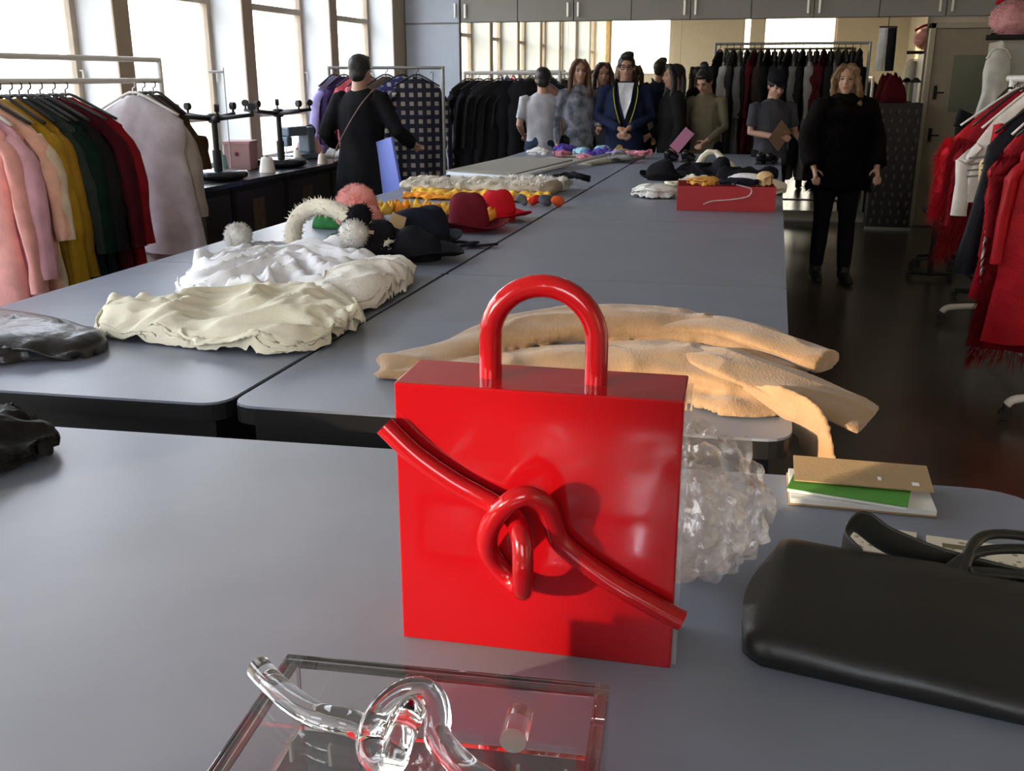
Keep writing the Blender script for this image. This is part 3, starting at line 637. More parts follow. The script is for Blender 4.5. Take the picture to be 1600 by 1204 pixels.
tag(obj('plastic_wrap', pb, see_through('clear_plastic_film', (.9, .9, .92), .3, .1), smooth=True, loc=(-.22, 5.735, T+.06), rz=R(5)), 'curl of clear plastic film on the front of the red box', 'plastic')
blob('lace_bundle', 'white lace bundle left of the red box', 'cloth', (-.69, 6.36), .17, .14, .11, fabric('white_lace', (.78, .77, .72), bump=.6, bscale=60), 45, T+.001, crease=14, camp=.5)
hat('black velvet cap on the white lace bundle', (-.66, 6.48), .10, .11, M_blk, brim=.05, seed=12, name='cap').location.z = T+.095
blob('fabric_bundle', 'cream bundle between the black cap and the red box', 'cloth', (-.50, 6.78), .22, .16, .12, M_cream, 46, T+.001)
blob('fabric_bundle', 'amber cloth spread behind the left end of the box', 'cloth', (-.42, 6.42), .12, .14, .12, M_org, 47, T+.001)
hat('black felt hat above the middle of the red box', (-.22, 6.5), .13, .13, M_blk, brim=.06, seed=14).location.z = T+.03
blob('fabric_bundle', 'black cloth bundle stretched behind the red box', 'cloth', (-.32, 7.35), .38, .2, .14, M_blk, 48, T+.001, spine=((-.5, 7.35), (-.12, 7.35)))
blob('fabric_bundle', 'cream satin bundle right of the black hat', 'cloth', (-.02, 6.75), .16, .14, .12, M_cream, 49, T+.001)
bm = BM(); P = crom([(-.14, 0, .03), (-.08, .02, .14), (.0, .03, .17), (.07, .0, .12), (.16, -.02, .03)], 8); tube(bm, P, [(.035, .02)]*len(P), 12, fold=.2); wrinkle(bm, .02, 16, 3)
tag(obj('scarf', bm, M_cream, smooth=True, loc=(-.42, 7.75, T+.012)), 'cream scarf arched over the black bundle at the far end', 'scarf')
for i, x_ in enumerate((-.87, -.72, -.08, .0)):
    t = thing('black_shoe', 'black patent shoe near the far end, %s' % ['leftmost', 'second from the left', 'second from the right', 'rightmost'][i], 'shoe', (x_, 9.2-.1*(i > 1), T+.001), R(170))
    bm = BM(); P = crom([(0, -.12, .03), (0, -.05, .03), (0, .03, .05), (0, .10, .06), (0, .13, .05)], 5); tube(bm, P, [(.03, .025), (.042, .028), (.038, .035), (.035, .05), (.03, .05)], 12)
    obj('upper', bm, mat('patent_black', (.01, .01, .012), .1), t, smooth=True)
    obj('sole', bx((-.035, -.13, 0), (.035, .13, .008), .003), M_dark, t); obj('heel', bx((-.025, .07, -.0), (.025, .125, .03), .004), M_dark, t)

# black bag and crumpled cloth at the left
M_blkleather = mat('black_coated_leather', (.016, .016, .017), .32, bump=.35, bscale=25, spec=.6)
t = thing('black_bag', 'flat black leather bag folded on the left table at the photo edge', 'bag', (-2.20, 2.32, T+.001))
bm = crumple([(-.62, -.30), (-.65, .10), (-.45, .22), (-.1, .19), (.22, .13), (.43, .03), (.47, -.09), (.38, -.18), (.1, -.32), (-.3, -.42)], .075, .09, N=66, seed=3, p=6, q=.5, support=.9, bend=.3)
obj('body', bm, M_blkleather, t, smooth=True)
M_crum = fabric('black_nylon', (.014, .014, .013), rough=.55, bump=.3)
lump('black_jacket', 'crumpled black nylon jacket at the left edge of the foreground table', 'jacket', [(-1.33, 1.56), (-1.37, 1.63), (-1.46, 1.68), (-1.62, 1.69), (-1.75, 1.6), (-1.78, 1.40), (-1.68, 1.26), (-1.48, 1.25), (-1.38, 1.40)], M_crum, .075, ridge=.03, comp=.25, N=66, seed=17, crease=18, camp=.5, fine=.2, p=4)

# notebook, booklet
M_kraft = mat('kraft_card', (.34, .23, .12), .8, bump=.1, bscale=200, var=.05); M_paper = mat('white_paper', (.72, .72, .70), .8)
nb_ = thing('notebook', 'kraft covered notebook at the right rear corner of the foreground table', 'notebook', (.2, 1.765, T+.001), R(1))
obj('back_cover', bx((-.128, -.075, 0), (.118, .072, .0025)), M_kraft, nb_)
bm = bx((-.125, -.073, .0027), (.116, .07, .012)); obj('pages', bm, M_paper, nb_)
o = obj('front_cover', bx((-.118, -.02, .0), (.118, .075, .0025)), M_kraft, nb_, loc=(0, 0, .026)); o.rotation_euler.x = R(7)
bm = bx((-.006, -.006, 0), (.006, .006, .0006)); o2 = obj('white_mark', bm, M_paper, o, loc=(.09, 0, .0026)); 
bm = bx((-.003, -.006, 0), (.003, .006, .0006)); obj('white_mark', bm, M_paper, o, loc=(.03, .01, .0026))
gb = thing('green_booklet', 'white booklet with a bright green stripe slipped inside the kraft notebook', 'booklet', (.16, 1.735, T+.0145), R(-10))
obj('pages', bx((-.085, -.035, 0), (.115, .045, .005)), M_paper, gb)
obj('cover', bx((-.086, -.036, .0052), (.116, .046, .0065)), mat('green_print', (.07, .26, .035), .5), gb)

# black leather tote, flap, handles and cards
M_tote = mat('black_soft_leather', (.012, .012, .011), .40, bump=.06, bscale=300, spec=.55)
tt = thing('leather_tote', 'large black leather tote bag lying on its side at the right of the foreground table', 'handbag', (.325, 1.285, T+.001), R(-9))
bm = BM(); NX = 46; rows = []
cs_ = [(-.175, .0), (-.185, .020), (-.175, .040), (-.150, .050), (-.08, .064), (.0, .074), (.05, .074), (.085, .064), (.105, .042), (.102, .015), (.09, .0)]
cs_ = [(p.x, p.y) for p in crom([(a, b_, 0) for a, b_ in cs_], 4)]+[(.04, 0), (-.08, 0)]
for i in range(NX+1):
    x_ = -.30+.74*i/NX; t_ = min(1, (x_+.30)/.03); e_ = .80+.20*t_**.5; row = []
    for (yy, zz) in cs_:
        sag = 1-.20*max(0, x_)/.4; dip = .010*math.exp(-((x_-.02)/.10)**2)*(zz/.09)
        row.append(bm.verts.new((x_+.012*sin(yy*20)*(i == 0)-.02*(zz/.09)*(1-t_)*0, yy*(.86+.14*t_)*(1+.06*x_), zz*e_*sag-dip)))
    rows.append(row)
NT = len(cs_)
for i in range(NX):
    for k in range(NT): bm.faces.new((rows[i][k], rows[i][(k+1) % NT], rows[i+1][(k+1) % NT], rows[i+1][k]))
bm.faces.new(rows[0][::-1]); bm.faces.new(rows[-1]); wrinkle(bm, .010, 8, 5, lambda co: co.z > .012)
obj('body', bm, M_tote, tt, smooth=True, auto=60)
flp = BM(); P = crom([(-.17, .08, .04), (-.20, .125, .05), (-.185, .16, .075), (-.14, .155, .055), (-.06, .13, .045), (.05, .115, .04)], 6)
flat = [(p, ) for p in P]; tube(flp, P, [(.032, .003)]*len(P), 10, up=(0, 1, .2)); obj('flap', flp, mat('dark_olive_leather', (.030, .028, .020), .5), tt, smooth=True)
for k, dy in enumerate((0, .035)):
    bm = BM(); P = crom([(-.06+.02*k, .06, .065), (-.01, .13+dy, .075+.008*k), (.10, .18+dy, .07), (.24, .185+dy, .06), (.42, .17+dy, .05)], 7); tube(bm, P, [(.009, .007)]*len(P), 10); obj('handle', bm, M_tote, tt, smooth=True)
bm = BM(); tube(bm, crom([(-.03, .07, .068), (.06, .10, .062), (.16, .115, .05), (.26, .11, .055), (.40, .11, .06)], 7), [(.012, .005)]*29, 10); obj('rim', bm, M_tote, tt, smooth=True)
bm = BM(); tube(bm, crom([(.19, .09, .04), (.27, .13, .05), (.38, .16, .065), (.5, .15, .06)], 7), [(.045, .02)]*22, 14); wrinkle(bm, .01, 12, 4); obj('top_panel', bm, M_tote, tt, smooth=True)
def flower_card(label, x_, y_, rz, sx_, sy_, z=T+.001):
    c_ = thing('floral_card', label, 'card', (x_, y_, z), rz)
    obj('card', bx((-sx_, -sy_, 0), (sx_, sy_, .0025)), mat('cream_card', (.68, .63, .50), .7), c_)
    rnd = random.Random(int(x_*100)); bm = BM()
    for k in range(22):
        a, b_ = rnd.uniform(-sx_*.85, sx_*.85), rnd.uniform(-sy_*.8, sy_*.8); r_ = rnd.uniform(.002, .005)
        lathe(bm, [(r_, .0026), (r_*.8, .003)], 7, (a, b_, 0))
    o_ = obj('printed_flowers', bm, mat('dusty_print', (.35, .28, .22), .8), c_); o_['kind'] = 'stuff'
    obj('printed_band', bx((-sx_*.7, sy_*.35, .0026), (-sx_*.1, sy_*.6, .0032)), mat('olive_print', (.15, .14, .07), .8), c_)
flower_card('cream floral card under the tote handles, left one', .215, 1.575, R(-8), .055, .05)
flower_card('cream floral card under the tote handles, right one', .36, 1.545, R(-5), .075, .06)
bm = BM(); tube(bm, crom([(-.06, 0, 0), (-.02, .03, .012), (.05, .035, .01), (.12, 0, 0)], 6), [(.012, .003)]*19, 8)
# clear plastic bag behind the red bag
def crinkle_ball(rx, ry, rz_, seed, zmin=-.95):
    bm = BM(); ball(bm, (0, 0, 0), 1, sub=5)
    for v in bm.verts:
        d = v.co.copy(); c1 = noise.voronoi(d*2.3+V((seed, 1, 2)))[0]; c2 = noise.voronoi(d*5.5+V((seed, 4, 2)))[0]
        k = .82+.22*(c1[1]-c1[0])+.09*(c2[1]-c2[0])-.10*c1[0]+.08*noise.noise(d*3)
        v.co = d*k; v.co.z = max(v.co.z, zmin); v.co.x *= rx; v.co.y *= ry; v.co.z *= rz_
        v.co.y += .25*v.co.z; v.co.x -= .25*max(0, v.co.z)
    return bm
M_plastic = see_through('crinkled_clear_plastic', (.60, .54, .50), .24, .07, .8, 30)
pl_ = tag(obj('plastic_bag', crinkle_ball(.115, .16, .118, 3), M_plastic, smooth=True, loc=(-.062, 1.415, T+.113), auto=28), 'crumpled clear plastic bag between the red box bag and the black tote', 'plastic bag')
obj('inner_folds', crinkle_ball(.085, .12, .085, 9), M_plastic, pl_, smooth=True, loc=(-.005, -.02, -.02), auto=28)

# ------------------------------------------------------------------ garments on rails
M_hang = mat('black_hanger', (.02, .02, .02), .5); M_hangw = mat('white_hanger', (.7, .68, .64), .4); M_wood = mat('wood_hanger', (.35, .22, .1), .5)
def garment(name, label, cat, loc, rz=0, w=.42, ln=1.0, d=.05, m=None, sl=.5, flare=1.1, group=None, hm=None, seed=0, slout=.06, sleeve_m=None, fur=None, slope=.05, fold=.17, amp=.5):
    t = thing(name, label, cat, loc, rz, group); rnd = random.Random(seed+int(abs(loc[0]*31+loc[1]*17)))
    zs = -.055; hw = w/2
    prof = [(.035, .025, zs), (.06, .032, zs-.015), (hw*.62, d*.8, zs-.02-slope*.5), (hw*.92, d, zs-.03-slope), (hw*.95, d*1.1, zs-.12-slope), (hw*.9, d*1.15, zs-.3)]
    for k in range(1, 9): q = k/8; prof.append((hw*(.9+(flare-.9)*q), d*(1.15+.3*q), zs-.3-(ln-.3)*q))
    bm = BM(); NS = 36; rows = []; ph = rnd.uniform(0, 6); fk = rnd.choice([5, 6, 7])
    for i, (a, b, z) in enumerate(prof):
        am = fold*max(0, i-3)/8; rows.append([bm.verts.new((a*cos(2*pi*k/NS)*(1+am*.4*sin(3*2*pi*k/NS+ph)), b*sin(2*pi*k/NS)*(1+am*5*amp*sin(fk*2*pi*k/NS+ph+i*.1)), z)) for k in range(NS)])
    for i in range(len(rows)-1):
        for k in range(NS): bm.faces.new((rows[i][k], rows[i][(k+1) % NS], rows[i+1][(k+1) % NS], rows[i+1][k]))
    bm.faces.new(rows[0][::-1]); bm.faces.new(rows[-1]); wrinkle(bm, .016, 7, seed, lambda co: co.z < -.12); obj('body', bm, m, t, smooth=True, auto=75)
    if sl:
        for s in (-1, 1):
            bm = BM(); P = crom([(s*(hw-.05), 0, zs-.06-slope), (s*(hw+.01), 0, zs-.14-slope), (s*(hw+slout*.6), 0, zs-.1-sl*.5), (s*(hw+slout), -.01, zs-.1-sl)], 5)
            tube(bm, P, [(.028, .05)]*6+[(.030, .056)]*6+[(.026, .048)]*4, 14, fold=.09, fk=4, up=(0, 1, 0)); wrinkle(bm, .012, 11, seed); obj('sleeve', bm, sleeve_m or m, t, smooth=True, auto=70)
    if fur:
        pts = []
        for k in range(fur[0]):
            a = rnd.uniform(0, 2*pi); z = zs-.12-slope*.6-rnd.random()*(ln-.2); x_ = (hw+.02)*cos(a); pts.append(((x_, (d+.012)*sin(a)*1.2, z), (cos(a)*.35, sin(a)*.5, -1)))
        o_ = obj('fringe', strands(BM(), pts, fur[1], .0035, seed, jitter=.22), m, t); o_['kind'] = 'stuff'
    h = BM(); tube(h, [(0, 0, zs+.0), (0, 0, -.018)]+[(.018*sin(a), 0, .0+.018*-cos(a)) for a in [k*.5 for k in range(1, 9)]], .0035, 6)
    tube(h, crom([(-hw*.85, 0, zs-.03-slope*.7), (-.05, 0, zs+.004), (0, 0, zs+.012), (.05, 0, zs+.004), (hw*.85, 0, zs-.03-slope*.7)], 4), [(.011, .007)]*17, 8)
    obj('hanger', h, hm or M_hang, t, smooth=True)
    return t
M_rail = mat('white_painted_steel', (.72, .72, .70), .35); M_chrome = mat('chrome', (.7, .7, .7), .2, metal=1); M_grail = mat('grey_steel_tube', (.26, .26, .25), .4, metal=.4)
M_rub = mat('black_rubber', (.015, .015, .015), .7)
def rack(label, p0, p1, z, m, base=.22, r=.014, z2=None, feet=True, post0=True, over=.0, base_m=None, name='clothes_rack'):
    p0, p1 = V(p0), V(p1); c = (p0+p1)/2; dx = p1-p0; L = dx.length; rz = atan2(dx.y, dx.x); t = thing(name, label, 'clothes rack', (c.x, c.y, 0), rz)
    b = BM(); tube(b, [(-L/2-over, 0, z), (L/2+over, 0, z)], r, 14); obj('rail', b, m, t, smooth=True, auto=60)
    if z2: b = BM(); tube(b, [(-L/2, 0, z2), (L/2, 0, z2)], r, 14); obj('rail', b, m, t, smooth=True, auto=60)
    for s in (-1, 1):
        b = BM(); tube(b, [(s*L/2, 0, .12), (s*L/2, 0, (z2 or z)+.012)], r*1.1, 12); obj('post', b, base_m or m, t, smooth=True, auto=60)
        b = BM(); tube(b, crom([(s*L/2, -base, .075), (s*L/2, -base*.8, .11), (s*L/2, 0, .125), (s*L/2, base*.8, .11), (s*L/2, base, .075)], 4), r, 10); obj('foot', b, base_m or m, t, smooth=True)
        for q in (-1, 1):
            b = BM(); Mx = Matrix.Translation((s*L/2, q*base, .032)) @ Matrix.Rotation(pi/2, 4, 'Y'); r_ = bmesh.ops.create_cone(b, cap_ends=True, segments=18, radius1=.031, radius2=.031, depth=.022, matrix=Mx)
            box(b, (s*L/2-.016, q*base-.012, .035), (s*L/2+.016, q*base+.012, .085), .004); obj('caster', b, M_rub, t)
    b = BM(); tube(b, [(-L/2, 0, .125), (L/2, 0, .125)], r*.9, 10); obj('base_bar', b, base_m or m, t, smooth=True)
    return t
# left rack by the windows
rack('steel clothes rack by the windows at the left edge', (-3.36, 3.0), (-3.36, 5.2), 1.56, M_rail, z2=1.67)
def Fb(n, c, **k): return fabric(n, c, **k)
SZ = 1.54
A = [(3.62, 'dress', 'pale pink satin dress, nearest on the rack at the left edge', Fb('pale_pink_satin', (.86, .40, .36), rough=.45, sheen=.3), .52, 1.15, .7, M_hangw),
     (3.72, 'dress', 'lilac pink sheer dress behind the pale pink satin one', Fb('lilac_pink_organza', (.82, .46, .56), rough=.4), .56, 1.2, .65, M_hangw),
     (3.79, 'blouse', 'salmon pink dress peeking right of the lilac one', Fb('salmon_organza', (.86, .50, .38), rough=.5), .56, 1.15, .5, M_hang),
     (3.85, 'blouse', 'cream blouse between the pinks and the mustard jacket', Fb('cream_silk', (.78, .66, .48), rough=.5), .56, 1.05, .5, M_wood),
     (3.93, 'jacket', 'mustard yellow leather jacket on the left rack', Fb('mustard_leather', (.42, .25, .02), rough=.4), .54, .92, .75, M_hang),
     (4.00, 'jacket', 'ochre jacket tucked behind the mustard one', Fb('ochre_leather', (.34, .19, .02), rough=.45), .50, 1.0, .7, M_hang),
     (4.06, 'coat', 'grey green wool coat right of the mustard jackets', Fb('grey_green_wool', (.03, .04, .035)), .56, 1.2, .6, M_hang),
     (4.12, 'coat', 'bottle green coat in the dark part of the left rack', Fb('bottle_green_wool', (.006, .018, .012)), .60, 1.25, .6, M_hang),
     (4.20, 'coat', 'black coat between the bottle green and the wine one', Fb('black_wool', (.012, .012, .013)), .62, 1.25, .6, M_hang),
     (4.29, 'coat', 'dark wine coat left of the crimson one', Fb('wine_wool', (.055, .006, .011)), .66, 1.25, .6, M_hang),
     (4.38, 'dress', 'crimson dress left of the pale garment bag', Fb('crimson_crepe', (.22, .010, .016)), .62, 1.15, .6, M_hang),
     (4.93, 'garment_bag', 'pale grey sheer garment cover with a rounded shoulder on the left rack', Fb('grey_white_organza', (.44, .41, .43), rough=.45), .62, .84, .0, M_hangw),
     (5.02, 'garment_bag', 'taupe grey garment cover behind the pale one', Fb('taupe_organza', (.36, .32, .30), rough=.5), .48, .95, .55, M_hang),
     (5.12, 'coat', 'dark brown coat with pointed shoulder at the end of the left rack', Fb('dark_brown_wool', (.045, .025, .015)), .46, .5, .3, M_hang)]
for i, (y, nm, lb, m_, w_, l_, sl_, hm_) in enumerate(A):
    garment(nm, lb, {'garment_bag': 'garment cover'}.get(nm, nm), (-3.36, y, SZ), R(random.Random(i).uniform(-7, 7)), w_, l_, .045, m_, sl_, 1.15, 'clothes on the left rack', hm_, i, slope=.10)
# striped / pink / checked clothes on the window rack behind the woman in black
def checked(name, c1, c2, sc=16, diag=False):
    m = bpy.data.materials.new(name); m.use_nodes = True; n = m.node_tree; b = n.nodes['Principled BSDF']; b.inputs['Roughness'].default_value = .9
    tcn = n.nodes.new('ShaderNodeTexCoord'); sp_ = n.nodes.new('ShaderNodeSeparateXYZ'); n.links.new(tcn.outputs['Object'], sp_.inputs[0]); g = []
    def M(op, a_, v_):
        q = n.nodes.new('ShaderNodeMath'); q.operation = op; n.links.new(a_, q.inputs[0])
        if isinstance(v_, (int, float)): q.inputs[1].default_value = v_
        else: n.links.new(v_, q.inputs[1])
        return q.outputs[0]
    for ax in (0, 2): g.append(M('MULTIPLY_ADD', M('SINE', M('MULTIPLY', sp_.outputs[ax], sc*3.6), 0), 1.0))
    for q in g: q.node.inputs[2].default_value = .15
    cl = [M('MINIMUM', M('MAXIMUM', M('MULTIPLY', q, 2.5), 0.0), 1.0) for q in g]
    mx = n.nodes.new('ShaderNodeMixRGB'); n.links.new(M('MULTIPLY', cl[0], cl[1]), mx.inputs[0]); mx.inputs[1].default_value = (*c1, 1); mx.inputs[2].default_value = (*c2, 1); n.links.new(mx.outputs[0], b.inputs['Base Color']); return m
rack('window clothes rack behind the woman in black', (-4.02, 8.95), (-2.98, 9.15), 1.66, M_grail, base=.2)
Bq = [(-3.97, 8.95, 72, 'dress', 'lilac blue dress at the left end of the window rack', Fb('lilac_blue_silk', (.32, .28, .55), rough=.6), .5, 1.0, .5),
      (-3.88, 8.97, 66, 'dress', 'deep violet dress beside the lilac blue one', Fb('deep_violet_silk', (.05, .03, .10)), .5, 1.0, .5),
      (-3.78, 8.99, 60, 'dress', 'coral pink dress next to the violet ones', Fb('coral_pink_crepe', (.70, .16, .20)), .5, 1.15, .5),
      (-3.68, 9.0, 60, 'dress', 'rose pink dress partly behind the woman in black', Fb('rose_pink_crepe', (.62, .18, .24)), .5, 1.15, .5),
      (-3.50, 9.05, 45, 'coat', 'brown tweed coat right of the woman in black', Fb('brown_tweed', (.10, .075, .06)), .5, 1.1, .6),
      (-3.36, 9.08, 38, 'shirt', 'blue and white checked shirt on the window rack', checked('blue_white_check', (.03, .03, .14), (.40, .38, .42), 24), .5, .95, .6),
      (-3.22, 9.10, 30, 'shirt', 'navy and cream checked long shirt, right end of the window rack', checked('navy_cream_check', (.012, .012, .03), (.34, .31, .26), 22), .5, 1.1, .7)]
for i, (x, y, rz, nm, lb, m_, w_, l_, sl_) in enumerate(Bq):
    garment(nm, lb, nm, (x, y, 1.64), R(rz), w_, l_, .04, m_, sl_, 1.1, 'clothes on the window rack', None, i+30, slope=.08)
# black clothes rack in the middle
rack('white clothes rack full of black coats by the mirror', (-3.26, 10.75), (-2.28, 11.05), 1.62, M_rail, base=.2, r=.02)
mk = [Fb('black_wool', (.012, .012, .013)), Fb('black_satin', (.010, .010, .014), rough=.4), Fb('charcoal_wool', (.022, .022, .026))]
od = ['first', 'second', 'third', 'fourth', 'fifth', 'sixth', 'seventh', 'eighth', 'ninth', 'tenth', 'eleventh', 'twelfth', 'thirteenth', 'fourteenth', 'fifteenth', 'sixteenth', 'seventeenth', 'eighteenth', 'nineteenth', 'twentieth', 'twenty-first', 'twenty-second', 'twenty-third', 'twenty-fourth']
for i in range(9):
    x = -3.22+.105*i; y = 10.75+.3*(x+3.26)/.98
    garment('coat', 'black coat on the white rack by the mirror, %s from the left' % od[i], 'coat', (x, y-.0, 1.60), R(48-5*i), .5, 1.15, .045, mk[i % 3], .6, 1.15, 'black coats on the white rack', None, i+50, slope=.09)
garment('coat', 'rust and sand coloured coat at the right end of the black coats', 'coat', (-2.34, 10.82, 1.55), R(-40), .46, .95, .05, Fb('rust_suede', (.10, .045, .03)), .6, 1.1, 'black coats on the white rack', None, 70, sleeve_m=Fb('sand_wool', (.22, .19, .13)))
# long rack in front of the mirror
rack('long steel clothes rack in front of the mirror', (-.64, 10.98), (.86, 10.92), 1.90, M_grail, base=.24)
spec = [('black', (.010, .010, .010)), ('light grey', (.30, .29, .28)), ('charcoal', (.04, .04, .042)), ('grey', (.12, .12, .115)), ('black', (.012, .012, .012)), ('wine red', (.085, .010, .018)), ('dark brown', (.03, .02, .016)), ('black', (.010, .010, .012)),
        ('black', (.012, .011, .011)), ('charcoal', (.03, .03, .034)), ('black', (.010, .010, .010)), ('grey', (.10, .10, .095)), ('black', (.012, .012, .012)), ('silver grey', (.20, .19, .18)), ('wine red', (.05, .008, .012)), ('wine red', (.06, .008, .014)),
        ('black', (.01, .01, .01)), ('grey', (.12, .11, .105)), ('black', (.012, .012, .012)), ('dark brown', (.03, .02, .016)), ('black', (.01, .01, .012))]
for i, (cn, cc) in enumerate(spec):
    x = -.59+.068*i
    garment('coat', '%s garment on the long rack by the mirror, %s hanger from the left' % (cn, od[i]), 'coat', (x, 10.95, 1.882), R(72+(i*37) % 23), .44, 1.25 if i % 3 else 1.1, .032, fabric(cn.replace(' ', '_')+'_garment_%d' % (i), cc), .55, 1.1, 'clothes on the long rack by the mirror', None, i+80, slope=.10)
# right hand rack, red pieces
rack('white clothes rack with red garments at the right edge', (1.42, 7.05), (1.42, 5.0), 1.57, M_rail, base=.24, r=.02, over=.12)
M_rf = Fb('red_fur', (.48, .015, .025), rough=.7); M_rl = Fb('red_leather', (.36, .009, .015), rough=.4); M_wk = Fb('white_ribbed_knit', (.72, .66, .63)); M_yc = Fb('pale_yellow_satin', (.72, .55, .25), rough=.5)
Eq = [(6.98, 'coat', 'black coat with shoulder pad, farthest on the right rack', Fb('black_wool', (.012, .012, .013)), .46, .4, .12, None, .06),
      (6.80, 'jacket', 'red shaggy fur jacket at the far end of the right rack', M_rf, .74, .62, .50, (4500, .15), .02),
      (6.68, 'jacket', 'wine red fringed jacket behind the white ribbed knit', Fb('dark_red_fringe', (.22, .010, .016)), .62, .85, .7, (2500, .2), .02),
      (6.42, 'pullover', 'white ribbed knit pullover on the right rack', M_wk, .60, .62, .60, None, .02),
      (6.05, 'blouse', 'pale yellow satin blouse right of the white knit', M_yc, .54, .62, .55, None, .0),
      (5.98, 'jacket', 'short red fur jacket above the pale yellow blouse', M_rf, .50, .34, .14, (1800, .09), .0),
      (5.92, 'dress', 'long black satin dress between the yellow blouse and the piped red coat', Fb('black_satin', (.010, .010, .014)), .66, .95, .0, None, .0),
      (5.72, 'coat', 'red leather coat with white piping on the right rack', M_rl, .56, 1.05, .72, None, .01),
      (5.56, 'coat', 'deep red long coat cropped by the right photo edge', Fb('deep_red_wool', (.17, .006, .010)), .58, 1.28, .6, (2500, .10), .0),
      (5.36, 'coat', 'red coat nearest on the right rack, mostly out of the photo', M_rl, .54, 1.2, .7, None, .03)]
for i, (y, nm, lb, m_, w_, l_, sl_, fur_, so_) in enumerate(Eq):
    t = garment(nm, lb, nm, (1.42, y, 1.55), R(random.Random(i+5).uniform(-6, 6)), w_, l_, .045, m_, sl_, 1.12, 'clothes on the right rack', M_hangw if i % 2 else M_hang, i+120, slope=.24, slout=so_, fur=fur_)
    if 'piping' in lb:
        for s in (-1,):
            b = BM(); tube(b, crom([(s*.22, -.075, -.36), (s*.285, -.085, -.5), (s*.31, -.09, -.8), (s*.30, -.09, -1.0)], 6), .010, 6); obj('piping', b, M_hangw, t, smooth=True)['label'] = 'white piping'
    if 'knit' in lb:
        for k in range(4):
            b = BM(); tube(b, [(-.31-.0*k, -.055, -.42-.035*k), (-.17, -.062, -.40-.035*k)], .006, 6); obj('stripe', b, mat('grey_stripe', (.2, .2, .2), .8), t)

# ------------------------------------------------------------------ bench by the windows with upturned stools
bench = thing('sewing_bench', 'dark workbench with cupboards under the windows', 'bench', (-3.85, 7.15, 0))
obj('worktop', bx((-.32, -1.75, .86), (.32, 1.55, .895), .004), mat('dark_worktop', (.03, .03, .033), .25), bench)
for k in range(4):
    y0 = -1.72+.81*k; obj('cabinet_body', bx((-.28, y0, .05), (.28, y0+.79, .858)), M_under, bench)
    obj('cabinet_door', bx((.282, y0+.03, .1), (.298, y0+.76, .82), .003), mat('dark_cabinet_door', (.022, .018, .016), .45), bench)
    obj('label_panel', bx((.299, y0+.25, .45), (.303, y0+.42, .75)), M_leg, bench)
def stool(label, x, y, rz):
    t = thing('swivel_stool', label, 'stool', (x, y, .897), rz, 'stools upturned on the bench')
    bm = lathe(BM(), [(.05, 0), (.17, .004), (.20, .02), (.205, .04), (.19, .06), (.06, .065)], 36); obj('seat', bm, mat('black_vinyl', (.012, .013, .018), .18), t, smooth=True)
    bm = BM(); tube(bm, [(0, 0, .06), (0, 0, .20)], .03, 14); tube(bm, [(0, 0, .20), (0, 0, .42)], .02, 14); obj('column', bm, M_rub, t, smooth=True, auto=50)
    bs = obj('star_base', lathe(BM(), [(.02, .38), (.04, .385), (.04, .44), (.02, .445)], 16), M_rub, t)
    for k in range(5):
        a = 2*pi*k/5+.3; bm = BM(); tube(bm, [(.03*cos(a), .03*sin(a), .41), (.27*cos(a), .27*sin(a), .435)], [(.022, .016), (.014, .012)], 8); tube(bm, [(.26*cos(a), .26*sin(a), .44), (.26*cos(a), .26*sin(a), .47)], .008, 6)
        obj('base_arm', bm, M_rub, t, smooth=True)
        bm = BM(); bmesh.ops.create_cone(bm, cap_ends=True, segments=16, radius1=.025, radius2=.025, depth=.03, matrix=Matrix.Translation((.26*cos(a), .26*sin(a), .487)) @ Matrix.Rotation(a, 4, 'Z') @ Matrix.Rotation(pi/2, 4, 'X')); obj('caster', bm, M_rub, t)
    return t
stool('black swivel stool upturned on the bench, nearer one', -3.72, 6.35, 0)
stool('black swivel stool upturned on the bench, farther one', -3.78, 7.42, .5)
bm = bx((-.10, -.11, 0), (.10, .11, .20), .006); t = thing('pink_box', 'dusty pink cardboard box on the bench between the stools', 'box', (-3.98, 7.15, .896), R(12)); obj('body', bm, mat('dusty_pink_card', (.42, .24, .24), .7), t)
obj('lid', bx((-.105, -.115, .19), (.105, .115, .215), .004), mat('dusty_pink_card', (.42, .24, .24), .7), t); obj('emblem', lathe(BM(), [(.016, -.003), (.016, .001)], 14), mat('dark_red_ink', (.12, .02, .03), .7), t, loc=(0, -.113, .12)).rotation_euler.x = pi/2
def cone(label, x, y, c, r, h):
    t = thing('thread_cone', label, 'thread', (x, y, .896)); obj('thread', lathe(BM(), [(r, .0), (r, .01), (r*.72, h), (r*.6, h+.01)], 24), c, t, smooth=True, auto=50); bm = BM(); tube(bm, [(0, 0, h), (0, 0, h+.025)], r*.3, 12); obj('spool', bm, mat('cone_core', (.3, .25, .2), .7), t); return t
M_thr = Fb('white_thread', (.75, .70, .64)); cone('large white thread cone in front of the pink box', -3.66, 6.95, M_thr, .06, .10)
cone('small white thread cone right of the pink box', -3.86, 7.42+.45, M_thr, .04, .09); cone('pale teal thread cone left of the pink box', -3.98, 6.85, Fb('teal_thread', (.25, .38, .40)), .05, .12)
cone('small cream thread cone beside the farther stool', -3.58, 7.75, Fb('cream_thread', (.7, .6, .5)), .04, .07)
